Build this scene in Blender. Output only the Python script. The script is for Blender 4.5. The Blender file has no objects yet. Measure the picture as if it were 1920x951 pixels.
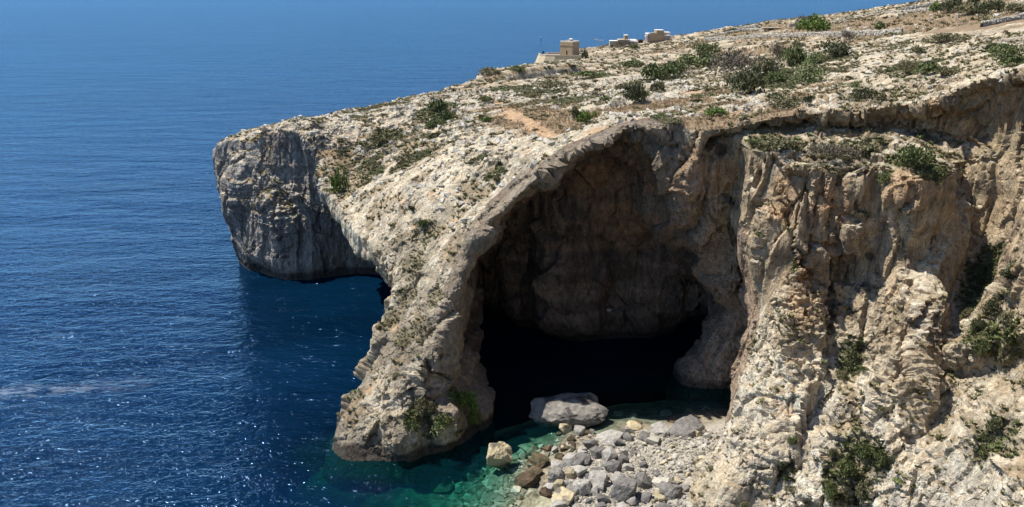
import bpy, bmesh, math, random, time
import numpy as np
from mathutils import Vector, Matrix, Euler
from mathutils.bvhtree import BVHTree
T0 = time.time()
random.seed(7)
R = math.radians
scene = bpy.context.scene
COL = scene.collection

# ---------------------------------------------------------------- camera
CAM_H, PITCH, FOC = 60.0, R(19.2), 1450.0
cam_data = bpy.data.cameras.new('camera')
cam = bpy.data.objects.new('camera', cam_data); COL.objects.link(cam)
cam.location = (0, 0, CAM_H)
cam.rotation_euler = (R(90) - PITCH, 0, 0)
cam_data.sensor_width = 36.0
cam_data.lens = 36.0 * FOC / 1920.0
cam_data.clip_start = 0.5
cam_data.clip_end = 60000
scene.camera = cam

# ---------------------------------------------------------------- world, sun, exposure
SUN_EL, SUN_AZ = R(60), R(-72)          # azimuth from +Y (view direction), negative = left
SUN_DIR = Vector((math.sin(SUN_AZ) * math.cos(SUN_EL), math.cos(SUN_AZ) * math.cos(SUN_EL), math.sin(SUN_EL)))
world = bpy.data.worlds.new('World'); scene.world = world
world.use_nodes = True
wn = world.node_tree.nodes; wl = world.node_tree.links
bg = wn['Background']
sky = wn.new('ShaderNodeTexSky'); sky.sky_type = 'NISHITA'; sky.sun_disc = False
sky.sun_elevation = SUN_EL; sky.sun_rotation = SUN_AZ
sky.altitude = 50; sky.air_density = 0.75; sky.dust_density = 0.0; sky.ozone_density = 4.0
wl.new(sky.outputs[0], bg.inputs[0]); bg.inputs[1].default_value = 0.13
sun_data = bpy.data.lights.new('sun', 'SUN'); sun_data.energy = 5.0; sun_data.angle = R(0.53)
sun_data.color = (1.0, 0.95, 0.865)
sun = bpy.data.objects.new('sun', sun_data); COL.objects.link(sun)
sun.rotation_euler = SUN_DIR.to_track_quat('Z', 'Y').to_euler()
scene.view_settings.view_transform = 'Standard'; scene.view_settings.look = 'None'
scene.view_settings.exposure = 0.55; scene.view_settings.gamma = 1.0
scene.view_settings.use_curve_mapping = False
scene.cycles.max_bounces = 6; scene.cycles.diffuse_bounces = 4; scene.cycles.glossy_bounces = 2
scene.cycles.transparent_max_bounces = 8; scene.cycles.caustics_reflective = False; scene.cycles.caustics_refractive = False

# ---------------------------------------------------------------- camera geometry helpers (photo measurements -> places)
def ray(u, v):
    a = (u - 960) / FOC; b = (475.5 - v) / FOC
    return a, math.cos(PITCH) + b * math.sin(PITCH), -math.sin(PITCH) + b * math.cos(PITCH)
def at_z(u, v, z=0.0):
    a, c, d = ray(u, v); t = (z - CAM_H) / d
    return (a * t, c * t, z)
def at_y(u, v, y):
    a, c, d = ray(u, v); t = y / c
    return (a * t, y, CAM_H + d * t)

# ---------------------------------------------------------------- numpy noise
_rs = np.random.RandomState(11)
LAT = _rs.rand(64, 64, 64).astype(np.float32).ravel()
JIT = _rs.rand(32 * 32 * 32, 3).astype(np.float32)
def vnoise(p):
    """value noise in [-1, 1], p (n,3)"""
    f = np.floor(p); t = (p - f).astype(np.float32); i = f.astype(np.int32)
    t = t * t * (3 - 2 * t)
    x0 = i[:, 0] & 63; x1 = (x0 + 1) & 63; y0 = i[:, 1] & 63; y1 = (y0 + 1) & 63; z0 = i[:, 2] & 63; z1 = (z0 + 1) & 63
    X0 = x0 * 4096; X1 = x1 * 4096; Y0 = y0 * 64; Y1 = y1 * 64
    tx, ty, tz = t[:, 0], t[:, 1], t[:, 2]
    def L(a, b, c): return LAT[a + b + c]
    a = L(X0, Y0, z0); a += (L(X1, Y0, z0) - a) * tx
    b = L(X0, Y1, z0); b += (L(X1, Y1, z0) - b) * tx
    a += (b - a) * ty
    c = L(X0, Y0, z1); c += (L(X1, Y0, z1) - c) * tx
    d = L(X0, Y1, z1); d += (L(X1, Y1, z1) - d) * tx
    c += (d - c) * ty
    return (a + (c - a) * tz) * 2 - 1
def fbm(p, scale, octs=4, gain=0.5, seed=0, ridged=False):
    q = np.asarray(p, np.float32) / scale + np.float32(seed * 7.31)
    out = np.zeros(len(q), np.float32); amp = 1.0; tot = 0
    for o in range(octs):
        n = vnoise(q)
        if ridged: n = 1 - 2 * np.abs(n)
        out += amp * n; tot += amp; amp *= gain
        q = q * 2.03 + 3.7
        q = q[:, [1, 2, 0]]
    return out / tot
def voronoi(p, scale, seed=0):
    """F1, F2 distance and cell value"""
    q = np.asarray(p, np.float32) / scale + np.float32(seed * 5.17)
    i = np.floor(q).astype(np.int32); n = len(q)
    f1 = np.full(n, 9, np.float32); f2 = f1.copy(); cid = np.zeros(n, np.int32); off = np.zeros((n, 3), np.float32)
    for dx in (-1, 0, 1):
        for dy in (-1, 0, 1):
            for dz in (-1, 0, 1):
                c = i + np.array([dx, dy, dz], np.int32)
                h = (c[:, 0] & 31) * 1024 + (c[:, 1] & 31) * 32 + (c[:, 2] & 31)
                dv = c + JIT[h] - q
                d = np.sqrt((dv * dv).sum(1)).astype(np.float32)
                m = d < f1
                f2 = np.where(m, f1, np.minimum(f2, d)); cid = np.where(m, h, cid); f1 = np.where(m, d, f1)
                off[m] = dv[m]
    tilt = (off * (JIT[cid] - .5)).sum(1) * 2                     # every block has its own slanting face
    return f1, f2, JIT[cid, 0], tilt.astype(np.float32)
def sstep(a, b, x):
    t = np.clip((x - a) / (b - a), 0, 1); return t * t * (3 - 2 * t)

# ---------------------------------------------------------------- the lie of the land
# top surface: measured spots (u, v, distance along the view)
TOP = [at_y(*p) for p in [
    (402, 290, 174), (430, 262, 173), (480, 252, 170), (560, 245, 164), (572, 290, 159), (612, 335, 150), (645, 375, 136),
    (695, 440, 122), (722, 500, 112), (600, 235, 195), (640, 215, 207), (760, 190, 217), (830, 175, 237), (880, 155, 262),
    (950, 135, 292), (1010, 122, 360), (1040, 117, 418), (1110, 97, 450), (1200, 82, 475), (1320, 70, 455), (1430, 47, 440),
    (1540, 40, 420), (1640, 27, 400), (1750, 10, 340), (1850, 190 - 190, 300), (850, 190, 190), (860, 260, 140), (930, 190, 190), (1040, 255, 125),
    (800, 330, 124), (1200, 160, 210), (1400, 150, 180), (1380, 200, 130), (1600, 120, 180), (1600, 200, 108), (1850, 100, 125),
    (1000, 160, 240), (740, 270, 155), (680, 300, 158), (760, 400, 118), (820, 430, 112), (880, 420, 107), (940, 380, 107),
    (900, 480, 101), (1000, 338, 105), (1100, 268, 106.5), (1200, 238, 106.5), (1290, 232, 105), (1330, 240, 104), (1480, 213, 102),
    (1740, 188, 98.5), (1830, 158, 93), (1920, 130, 87), (1100, 200, 150), (1250, 120, 300), (1500, 80, 300), (1700, 60, 260),
    (1750, 140, 140), (1900, 60, 170)]]
TOP += [(60, 60, 54), (60, 30, 57), (60, 0, 59), (0, -6, 58.4), (0, 0.5, 58.3), (20, 0, 58.5), (-20, -20, 58), (0, -60, 62), (120, 0, 62), (200, 100, 62),
        (260, 250, 66), (260, 400, 62), (120, 60, 58), (-25, 100, 8), (-10, 97, 16), (-60, 200, 24)]
TP = np.array(TOP, float)
def _tps(r2): return 0.5 * r2 * np.log(r2 + 1e-9)
_n = len(TP); _A = np.zeros((_n + 3, _n + 3)); _xy = TP[:, :2] / 100
_d2 = ((_xy[:, None] - _xy[None]) ** 2).sum(-1)
_A[:_n, :_n] = _tps(_d2) + np.eye(_n) * 1e-4
_A[:_n, _n] = 1; _A[:_n, _n + 1:] = _xy; _A[_n, :_n] = 1; _A[_n + 1:, :_n] = _xy.T
_W = np.linalg.solve(_A, np.concatenate([TP[:, 2], [0, 0, 0]]))
def top_raw(x, y):
    sh = np.shape(x); q = np.stack([np.ravel(x), np.ravel(y)], 1) / 100
    d2 = ((q[:, None, :] - _xy[None]) ** 2).sum(-1)
    return (_tps(d2) @ _W[:_n] + _W[_n] + q @ _W[_n + 1:]).reshape(sh)

BACK = [(340, 300), (300, 380), (200, 440), (160, 470), (120, 500), (76, 512), (45, 492), (30, 470), (14, 442), (6, 420), (2, 400), (3, 365), (-6, 312), (-15, 270),
        (-24, 242), (-33, 224), (-47, 213), (-54, 200)]
NEAR = [(50, 4), (20, 1.6), (-12, 2), (-25, -10), (-34, -90), (340, -90)]
OUT = {   # coast outline at each height: headland -> cove -> leg -> arch front -> right cliff
    -6: [(-66, 182), (-64, 164), (-56, 156), (-47, 152), (-38, 153), (-28, 157), (-17, 158), (-12, 148), (-11, 128), (-14, 114), (-22, 106), (-27, 97), (-27, 90), (-23, 86), (-12, 86), (-4, 91), (-2, 98), (-2, 106), (34, 106), (32, 103), (27, 93), (24, 86), (21, 78), (22, 71.5), (30, 68.5), (36, 65.5), (41, 60), (42, 50), (43, 36), (43, 22), (42, 10)],
    0: [(-66, 182), (-62, 166), (-56, 158.5), (-48, 154), (-39, 155), (-28, 158), (-18, 160), (-12, 150), (-11, 130), (-14, 115), (-22, 104), (-24.8, 97), (-25, 91), (-22.7, 88), (-12.9, 88.6), (-5.9, 93), (-3.6, 98), (-3.5, 106), (38, 107), (35.5, 103), (30, 93.5), (26, 86), (23.5, 81), (21.5, 76.5), (24, 72.5), (30, 70.5), (36, 67.5), (42, 61), (43, 50), (44, 36), (44, 22), (42, 10)],
    5: [(-67, 182), (-63.5, 169), (-57, 160), (-48, 155.5), (-39, 156), (-28, 158), (-19, 160), (-13, 150), (-12, 130), (-14, 116), (-20, 105), (-22.6, 97.5), (-22, 93), (-18, 90.8), (-9.5, 91.5), (-7.2, 95), (-6.4, 98), (-6, 106), (38, 107), (36, 103), (31, 93.5), (27.8, 86), (25.8, 81), (24.8, 78), (27, 75.2), (32, 73.7), (37, 70.7), (42.5, 63), (43.5, 51), (45, 36), (45, 22), (43, 10)],
    12: [(-69, 184), (-66.5, 171), (-58, 162), (-48, 157), (-39, 157.5), (-28, 159), (-20, 158), (-15, 148), (-14, 130), (-16, 117), (-18.3, 108), (-18.5, 102), (-16.5, 98), (-13, 96), (-10.5, 96), (-9, 97.5), (-8.2, 101), (-7.5, 106), (38, 107), (35, 103), (32.2, 94), (30.8, 88), (29.7, 83.7), (32, 80.2), (36, 78.7), (37.5, 74.5), (41, 73), (44.5, 66), (44.5, 54), (46, 40), (46, 25), (44, 10)],
    20: [(-70, 186), (-67.5, 173), (-58, 164), (-47, 159.5), (-40, 158.5), (-35, 157), (-31, 148), (-27.5, 136), (-24.5, 124), (-21.2, 114), (-18, 109.5), (-14.5, 106), (-12, 102), (-9.5, 99.5), (-7.8, 99.5), (-6.8, 102), (-6, 106), (36, 107), (33.5, 101), (32.6, 94), (32.2, 89.5), (33, 86.5), (38, 86), (40.8, 82), (41.8, 77), (44.5, 78.5), (48.5, 80), (50.5, 74), (48, 62), (46.5, 50), (48, 40), (48, 25), (46, 10)],
    27: [(-69, 186), (-66.5, 174), (-57, 167), (-45.5, 162.5), (-41, 158), (-38, 150), (-33, 138), (-28.5, 125), (-22.5, 115), (-13, 107), (-8, 103), (-4.5, 102), (-3, 103), (-1.5, 106), (32.5, 108), (32.6, 100), (32.2, 94.8), (31, 91.5), (33.5, 92), (38.5, 90.5), (42, 86.5), (44, 82), (47, 82), (50, 88), (55, 86), (55, 76), (52, 66), (49, 54), (49.5, 44), (51, 30), (51, 10)],
    34: [(-69, 188), (-66, 176), (-57, 169), (-45, 165), (-42, 158), (-37, 148), (-30, 134), (-24, 121), (-16, 109), (-5, 103), (2, 103.5), (8, 105), (22, 105.5), (27, 104.2), (31.2, 100.5), (31.8, 95.7), (32, 93), (35, 94), (38, 91), (41.5, 89.5), (43, 85.5), (46, 83.5), (50, 85), (53, 91), (58, 87), (57.5, 76), (54, 64), (52, 54), (53, 45), (54, 30), (54, 10)],
    37.8: [(-69, 188), (-66, 176), (-57, 169), (-45, 165), (-42, 158), (-37, 148), (-30, 134), (-24, 121), (-16, 109), (-5, 104), (2, 104), (8, 105.5), (22, 106), (27, 104.6), (30.6, 101), (30.8, 96.5), (32.5, 94.5), (36, 96), (37.3, 92), (41, 90.5), (43.5, 90), (44.5, 85.5), (47.5, 84.5), (51, 86), (54, 92.5), (58.5, 87), (59, 76), (57, 64), (56, 54), (55.5, 45), (55, 30), (54, 10)],
    40.2: [(-69, 188), (-66, 176), (-57, 169), (-45, 165), (-42, 158), (-37, 148), (-30, 134), (-24, 121), (-16, 109), (-5, 104), (2, 104), (8, 106), (22, 108), (28, 107.5), (29.5, 102.5), (30.2, 98), (33, 96.2), (36.5, 97.8), (38, 93.5), (41, 92.5), (44, 93), (45, 88), (47.5, 86.5), (50.5, 87.5), (54.5, 94), (59, 88), (59.5, 76), (58, 64), (57, 54), (56, 45), (55, 30), (54, 10)],
    41.9: [(-69, 188), (-66, 176), (-57, 169), (-45, 165), (-42, 158), (-37, 148), (-30, 134), (-24, 121), (-16, 109), (-5, 104), (2, 104), (8, 106), (22, 109), (28, 108), (32, 105.5), (37, 104.5), (45, 104), (52, 100.5), (57, 94.5), (59, 87), (60, 76), (59, 66), (58, 50), (55, 30), (54, 10)],
    62: [(-69, 188), (-66, 176), (-57, 169), (-45, 165), (-42, 158), (-37, 148), (-30, 134), (-24, 121), (-16, 109), (-5, 104), (2, 104), (8, 106), (22, 108), (28, 107), (32, 103.6), (37, 102.7), (45, 102.1), (52, 98.8), (56.2, 92.7), (57.8, 86.5), (58.5, 76), (58, 66), (57.5, 50), (55, 30), (54, 10)],
}
LIP = [(-69, 188), (-66, 176), (-57, 169), (-45, 165), (-42, 158), (-37, 148), (-30, 134), (-24, 121), (-16, 109), (-5, 103), (2, 103.5), (8, 105), (17, 105.5), (24, 104.5), (27, 103), (31, 101.6), (36, 101), (44.5, 100.4), (51, 97), (54.6, 91.5), (56, 86), (57, 76), (56.8, 66), (56.5, 50), (55, 30), (53, 10)]
CAVE = {
    -6: [(-2, 92), (-3, 108), (-6, 120), (-7, 141), (0, 135), (11, 126), (23, 127), (31, 130), (40, 137), (44, 132), (37, 124), (31, 119), (25, 113.5), (26, 108), (35, 107.5), (34, 103), (26, 88), (5, 76)],
    1.5: [(-3.4, 92), (-4.5, 108), (-7, 120), (-8, 141), (0, 134), (11, 124.8), (23, 125.7), (31, 129), (40, 136), (43, 131), (36, 124), (31, 119), (26, 113), (27, 108.6), (35, 107.6), (34.5, 103), (28, 90), (5, 76)],
    4.5: [(-6.2, 92), (-6.9, 106), (-7, 120), (-8, 140), (0, 133), (11, 124), (23, 125), (32, 129), (40, 134), (41, 128), (37, 121), (31, 116), (30.5, 111), (35.5, 107.5), (36, 103), (28.5, 90), (5, 76)],
    12: [(-8.3, 92), (-8.4, 106), (-8.5, 120), (-8.3, 139), (0, 132.5), (11, 123.5), (22, 124.5), (29, 126), (32.5, 125), (33.6, 118), (34.6, 111), (35.0, 105), (31, 93), (5, 76)],
    20: [(-7.2, 94), (-6.6, 106), (-6.5, 118), (-5, 131), (2, 129.5), (11, 122.5), (21, 122.5), (26, 122), (28.5, 115.5), (31, 109), (32.8, 103), (31, 93), (5, 80)],
    28: [(-4.2, 96), (-3, 106), (-2, 116), (3, 124.5), (11, 120.5), (19, 120), (22.5, 117.5), (24.2, 111), (26.8, 106), (30, 99), (22, 90), (10, 80)],
    34: [(2.0, 98), (3.2, 108), (6, 116), (12, 119), (19, 118), (20.3, 113), (22.2, 108), (24.2, 104), (26, 94), (10, 85)],
    38: [(8, 98), (9.5, 107), (11, 113), (14, 115), (18, 113), (20, 108.5), (21.3, 105), (22, 96), (12, 94)],
    40.2: [(13.5, 102), (14, 107), (15.5, 109.5), (18.5, 109.5), (20.5, 107), (21, 102)],
}
def poly_sdf(poly, X, Y):
    """signed distance (negative inside) on arrays X, Y"""
    P = np.array(poly, np.float32); d = np.full(X.shape, 1e9, np.float32); s = np.zeros(X.shape, bool)
    n = len(P)
    for k in range(n):
        a = P[k]; b = P[(k + 1) % n]; e = b - a
        wx = X - a[0]; wy = Y - a[1]
        t = np.clip((wx * e[0] + wy * e[1]) / (e @ e), 0, 1)
        dx = wx - t * e[0]; dy = wy - t * e[1]
        np.minimum(d, dx * dx + dy * dy, out=d)
        c = ((a[1] <= Y) & (b[1] > Y)) | ((b[1] <= Y) & (a[1] > Y))
        if abs(e[1]) > 1e-9:
            s ^= c & (X < a[0] + (Y - a[1]) / e[1] * e[0])
    return np.where(s, -1, 1) * np.sqrt(d)
def full_outline(front): return front + NEAR + BACK

FEATS = []
class Land:
    """terrain as a solid: coast outlines at each height, topped by the surface, minus the cave"""
    def __init__(s, x0, x1, y0, y1, z0, z1, h):
        s.h = h; s.o = (x0, y0, z0)
        s.xs = np.arange(x0, x1, h, dtype=np.float32); s.ys = np.arange(y0, y1, h, dtype=np.float32); s.zs = np.arange(z0, z1, h, dtype=np.float32)
        X, Y = np.meshgrid(s.xs, s.ys, indexing='ij')
        s.T = top_at(X, Y).astype(np.float32)
        lo = {z: poly_sdf(full_outline(p), X, Y) for z, p in OUT.items()}
        lip = poly_sdf(full_outline(LIP), X, Y)
        cv = {z: poly_sdf(p, X, Y) for z, p in CAVE.items()}
        def slice_at(d, z):
            ks = sorted(d)
            if z <= ks[0]: return d[ks[0]]
            if z >= ks[-1]: return d[ks[-1]]
            for a, b in zip(ks, ks[1:]):
                if a <= z <= b:
                    t = (z - a) / (b - a); return d[a] * (1 - t) + d[b] * t
        # cliff-scale unevenness
        G = np.stack(np.meshgrid(s.xs[::2], s.ys[::2], s.zs[::2], indexing='ij'), -1).reshape(-1, 3)
        sh = (len(s.xs[::2]), len(s.ys[::2]), len(s.zs[::2]))
        W = G * np.array([1, 1, 0.45], np.float32)
        nz = (fbm(W, 11, 3, .5, 1) * 1.1 + fbm(W, 5, 2, .5, 2, True) * 0.35 + fbm(G * np.array([.25, .25, 1], np.float32), 3.2, 2, .5, 3) * 0.28).reshape(sh)
        feat = np.zeros((len(s.xs), len(s.ys), len(s.zs)), np.float32)
        for A, B, r, amp in FEATS:
            A = np.array(A); B = np.array(B); lo_ = np.minimum(A, B) - 2.3 * r; hi_ = np.maximum(A, B) + 2.3 * r
            i0 = [max(0, int((lo_[k] - s.o[k]) / h)) for k in range(3)]; i1 = [int((hi_[k] - s.o[k]) / h) + 1 for k in range(3)]
            if any(i1[k] <= i0[k] for k in range(3)): continue
            gx, gy, gz = np.meshgrid(s.xs[i0[0]:i1[0]], s.ys[i0[1]:i1[1]], s.zs[i0[2]:i1[2]], indexing='ij')
            if gx.size == 0: continue
            e = B - A; t = np.clip(((gx - A[0]) * e[0] + (gy - A[1]) * e[1] + (gz - A[2]) * e[2]) / (e @ e + 1e-6), 0, 1)
            d2 = (gx - A[0] - t * e[0]) ** 2 + (gy - A[1] - t * e[1]) ** 2 + (gz - A[2] - t * e[2]) ** 2
            v_ = amp * np.exp(-d2 / (r * r))
            sl = feat[i0[0]:i1[0], i0[1]:i1[1], i0[2]:i1[2]]
            sl[...] = np.where(np.abs(v_) > np.abs(sl), v_, sl)
        s.F = np.empty((len(s.xs), len(s.ys), len(s.zs)), np.float32)
        for k, z in enumerate(s.zs):
            k0 = min(k // 2, sh[2] - 1); k1 = min(k0 + k % 2, sh[2] - 1)
            n2 = (nz[:, :, k0] + nz[:, :, k1]) / 2
            m = np.empty((len(s.xs), len(s.ys)), np.float32)                 # in-between samples by averaging
            t_ = np.empty((len(s.xs), sh[1]), np.float32); t_[0::2] = n2; r_ = n2[:len(t_[1::2])]; r2 = np.concatenate([n2[1:], n2[-1:]])[:len(r_)]; t_[1::2] = (r_ + r2) / 2
            m[:, 0::2] = t_; r_ = t_[:, :m[:, 1::2].shape[1]]; r2 = np.concatenate([t_[:, 1:], t_[:, -1:]], 1)[:, :r_.shape[1]]; m[:, 1::2] = (r_ + r2) / 2
            a = slice_at(lo, z)
            under = slice_at(lo, z)
            body = np.maximum(a, z - s.T) if z < 60 else np.maximum(a, z - s.T)
            slab = np.maximum(np.maximum(lip, z - s.T), (s.T - 1.25 - 2.2 * (1 - sstep(18, 30, X))) - z)
            f = np.minimum(body, slab)
            if z < 41.5:
                c = slice_at(cv, z) + max(0, z - 40.2) * 2.0
                f = np.maximum(f, -(c + m * 0.35))
            notch = .45 * math.exp(-((z - .2) / .6) ** 2)
            s.F[:, :, k] = f + m * np.clip((s.T - z) / 5, 0.2, 1) - feat[:, :, k] * np.clip((s.T - z + 1.0) / 2.5, 0, 1) + notch
    def mesh(s):
        import openvdb as vdb
        g = vdb.FloatGrid(); F = s.F
        g.copyFromArray(F)
        g.background = 3.0
        pts, quads = g.convertToQuads(isovalue=0.0)
        pts = pts * s.h + np.array(s.o)
        return pts.astype(np.float32), quads
def top_at(X, Y):
    sh = X.shape; p = np.stack([X.ravel(), Y.ravel(), np.zeros(X.size)], 1).astype(np.float32)
    t = np.empty(X.size)
    for i in range(0, X.size, 20000):
        t[i:i + 20000] = top_raw(p[i:i + 20000, 0], p[i:i + 20000, 1])
    far = np.clip(p[:, 1] / 200, 0.5, 1.2)
    a = np.array(at_y(935, 150, 268)[:2]); b = np.array(at_y(1085, 148, 292)[:2]); e = (b - a) / np.linalg.norm(b - a)   # low grey scarp
    u_ = (p[:, :2] - a) @ e; w_ = (p[:, 1] - a[1]) * e[0] - (p[:, 0] - a[0]) * e[1]
    w_ = w_ + fbm(p, 9, 2, .5, 8) * 2
    t += 2.3 * np.tanh(w_ / .9) * np.exp(-np.abs(w_) / 13) * sstep(-4, 3, u_) * (1 - sstep(np.linalg.norm(b - a) - 3, np.linalg.norm(b - a) + 8, u_))
    t += fbm(p, 14, 3, .5, 5) * 0.5 * far + fbm(p, 40, 2, .5, 6) * 0.6
    return t.reshape(sh)

# ---------------------------------------------------------------- mesh helpers
def norms(P, Q):
    a = P[Q[:, 2]] - P[Q[:, 0]]; b = P[Q[:, 3]] - P[Q[:, 1]]
    fn = np.cross(a, b)
    vn = np.zeros_like(P)
    for k in range(3):
        vn[:, k] = sum(np.bincount(Q[:, j], fn[:, k], len(P)) for j in range(4))
    vn /= np.linalg.norm(vn, axis=1, keepdims=True) + 1e-9
    fn = fn / (np.linalg.norm(fn, axis=1, keepdims=True) + 1e-9)
    return vn.astype(np.float32), fn.astype(np.float32)
def subdivide(P, Q, sel):
    """split the selected quads in four; returns mesh + pinned edge midpoints (index, a, b)"""
    n = len(P); S = Q[sel]; U = Q[~sel]
    e = np.stack([S, np.roll(S, -1, 1)], -1).reshape(-1, 2); e.sort(1)
    key = e[:, 0].astype(np.int64) * n + e[:, 1]
    uk, inv, cnt = np.unique(key, return_inverse=True, return_counts=True)
    ea = (uk // n).astype(np.int64); eb = (uk % n).astype(np.int64)
    mid = (P[ea] + P[eb]) / 2; inv = inv.reshape(-1, 4) + n
    cen = P[S].mean(1); ci = np.arange(len(S)) + n + len(uk)
    Pn = np.concatenate([P, mid, cen]).astype(np.float32)
    q = []
    for k in range(4):
        q.append(np.stack([S[:, k], inv[:, k], ci, inv[:, (k + 3) % 4]], 1))
    Qn = np.concatenate([U] + q)
    if len(U):
        eu = np.stack([U, np.roll(U, -1, 1)], -1).reshape(-1, 2); eu.sort(1)
        ku = np.unique(eu[:, 0].astype(np.int64) * n + eu[:, 1])
        pin = np.nonzero(np.isin(uk, ku))[0]
        pins = np.stack([pin + n, ea[pin], eb[pin]], 1)
    else: pins = np.zeros((0, 3), np.int64)
    return Pn, Qn, pins
def fast_mesh(name, P, F, mat=None, smooth=True, cols=None, parent=None, link=True):
    """F (n,3) or (n,4) array"""
    me = bpy.data.meshes.new(name); F = np.asarray(F, np.int32); k = F.shape[1]
    me.vertices.add(len(P)); me.vertices.foreach_set('co', np.asarray(P, np.float32).ravel())
    me.loops.add(F.size); me.loops.foreach_set('vertex_index', F.ravel())
    me.polygons.add(len(F)); me.polygons.foreach_set('loop_start', np.arange(0, F.size, k, dtype=np.int32))
    me.polygons.foreach_set('loop_total', np.full(len(F), k, np.int32))
    me.polygons.foreach_set('use_smooth', np.full(len(F), smooth, bool))
    me.update(calc_edges=True)
    if cols is not None:
        for an, c in cols.items():
            c = np.asarray(c, np.float32)
            if c.ndim == 2:
                at = me.color_attributes.new(an, 'FLOAT_COLOR', 'POINT')
                at.data.foreach_set('color', np.concatenate([c, np.ones((len(c), 1), np.float32)], 1).ravel())
            else:
                at = me.attributes.new(an, 'FLOAT', 'POINT'); at.data.foreach_set('value', c)
    if mat: me.materials.append(mat)
    if not link: return me
    o = bpy.data.objects.new(name, me); COL.objects.link(o)
    if parent: o.parent = parent
    return o
def tag(o, label=None, cat=None, group=None, kind=None):
    if label: o['label'] = label
    if cat: o['category'] = cat
    if group: o['group'] = group
    if kind: o['kind'] = kind
    return o
def compact(P, Q, mask, extra):
    q = Q[mask]; used = np.zeros(len(P), bool); used[q.ravel()] = True
    m = np.cumsum(used) - 1
    return P[used], m[q], {k: v[used] for k, v in extra.items()}

# ---------------------------------------------------------------- materials
def new_mat(name, rough=0.9):
    m = bpy.data.materials.new(name); m.use_nodes = True
    b = m.node_tree.nodes['Principled BSDF']; b.inputs['Roughness'].default_value = rough
    b.inputs['Specular IOR Level'].default_value = 0.25
    return m, m.node_tree.nodes, m.node_tree.links, b
def noise(n, l, vec, scale, detail=4, rough=.55, dist=0.0):
    t = n.new('ShaderNodeTexNoise'); t.inputs['Scale'].default_value = scale; t.inputs['Detail'].default_value = detail
    t.inputs['Roughness'].default_value = rough; t.inputs['Distortion'].default_value = dist
    if vec: l.new(vec, t.inputs['Vector'])
    return t.outputs['Fac']
def remap(n, l, v, a, b, c, d):
    m = n.new('ShaderNodeMapRange'); l.new(v, m.inputs[0])
    for i, x in enumerate((a, b, c, d)): m.inputs[i + 1].default_value = x
    return m.outputs[0]
def math_(n, l, op, a, b=0.0):
    m = n.new('ShaderNodeMath'); m.operation = op
    for i, x in enumerate((a, b)):
        if isinstance(x, (int, float)): m.inputs[i].default_value = x
        else: l.new(x, m.inputs[i])
    return m.outputs[0]
def mixc(n, l, f, a, b, mode='MIX'):
    m = n.new('ShaderNodeMix'); m.data_type = 'RGBA'; m.blend_type = mode
    if isinstance(f, (int, float)): m.inputs[0].default_value = f
    else: l.new(f, m.inputs[0])
    for i, x in ((6, a), (7, b)):
        if isinstance(x, tuple): m.inputs[i].default_value = x + (1,)
        else: l.new(x, m.inputs[i])
    return m.outputs[2]
def bump(n, l, h, strength, dist, prev=None):
    b = n.new('ShaderNodeBump'); b.inputs['Strength'].default_value = strength; b.inputs['Distance'].default_value = dist
    l.new(h, b.inputs['Height'])
    if prev: l.new(prev, b.inputs['Normal'])
    return b.outputs[0]
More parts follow.
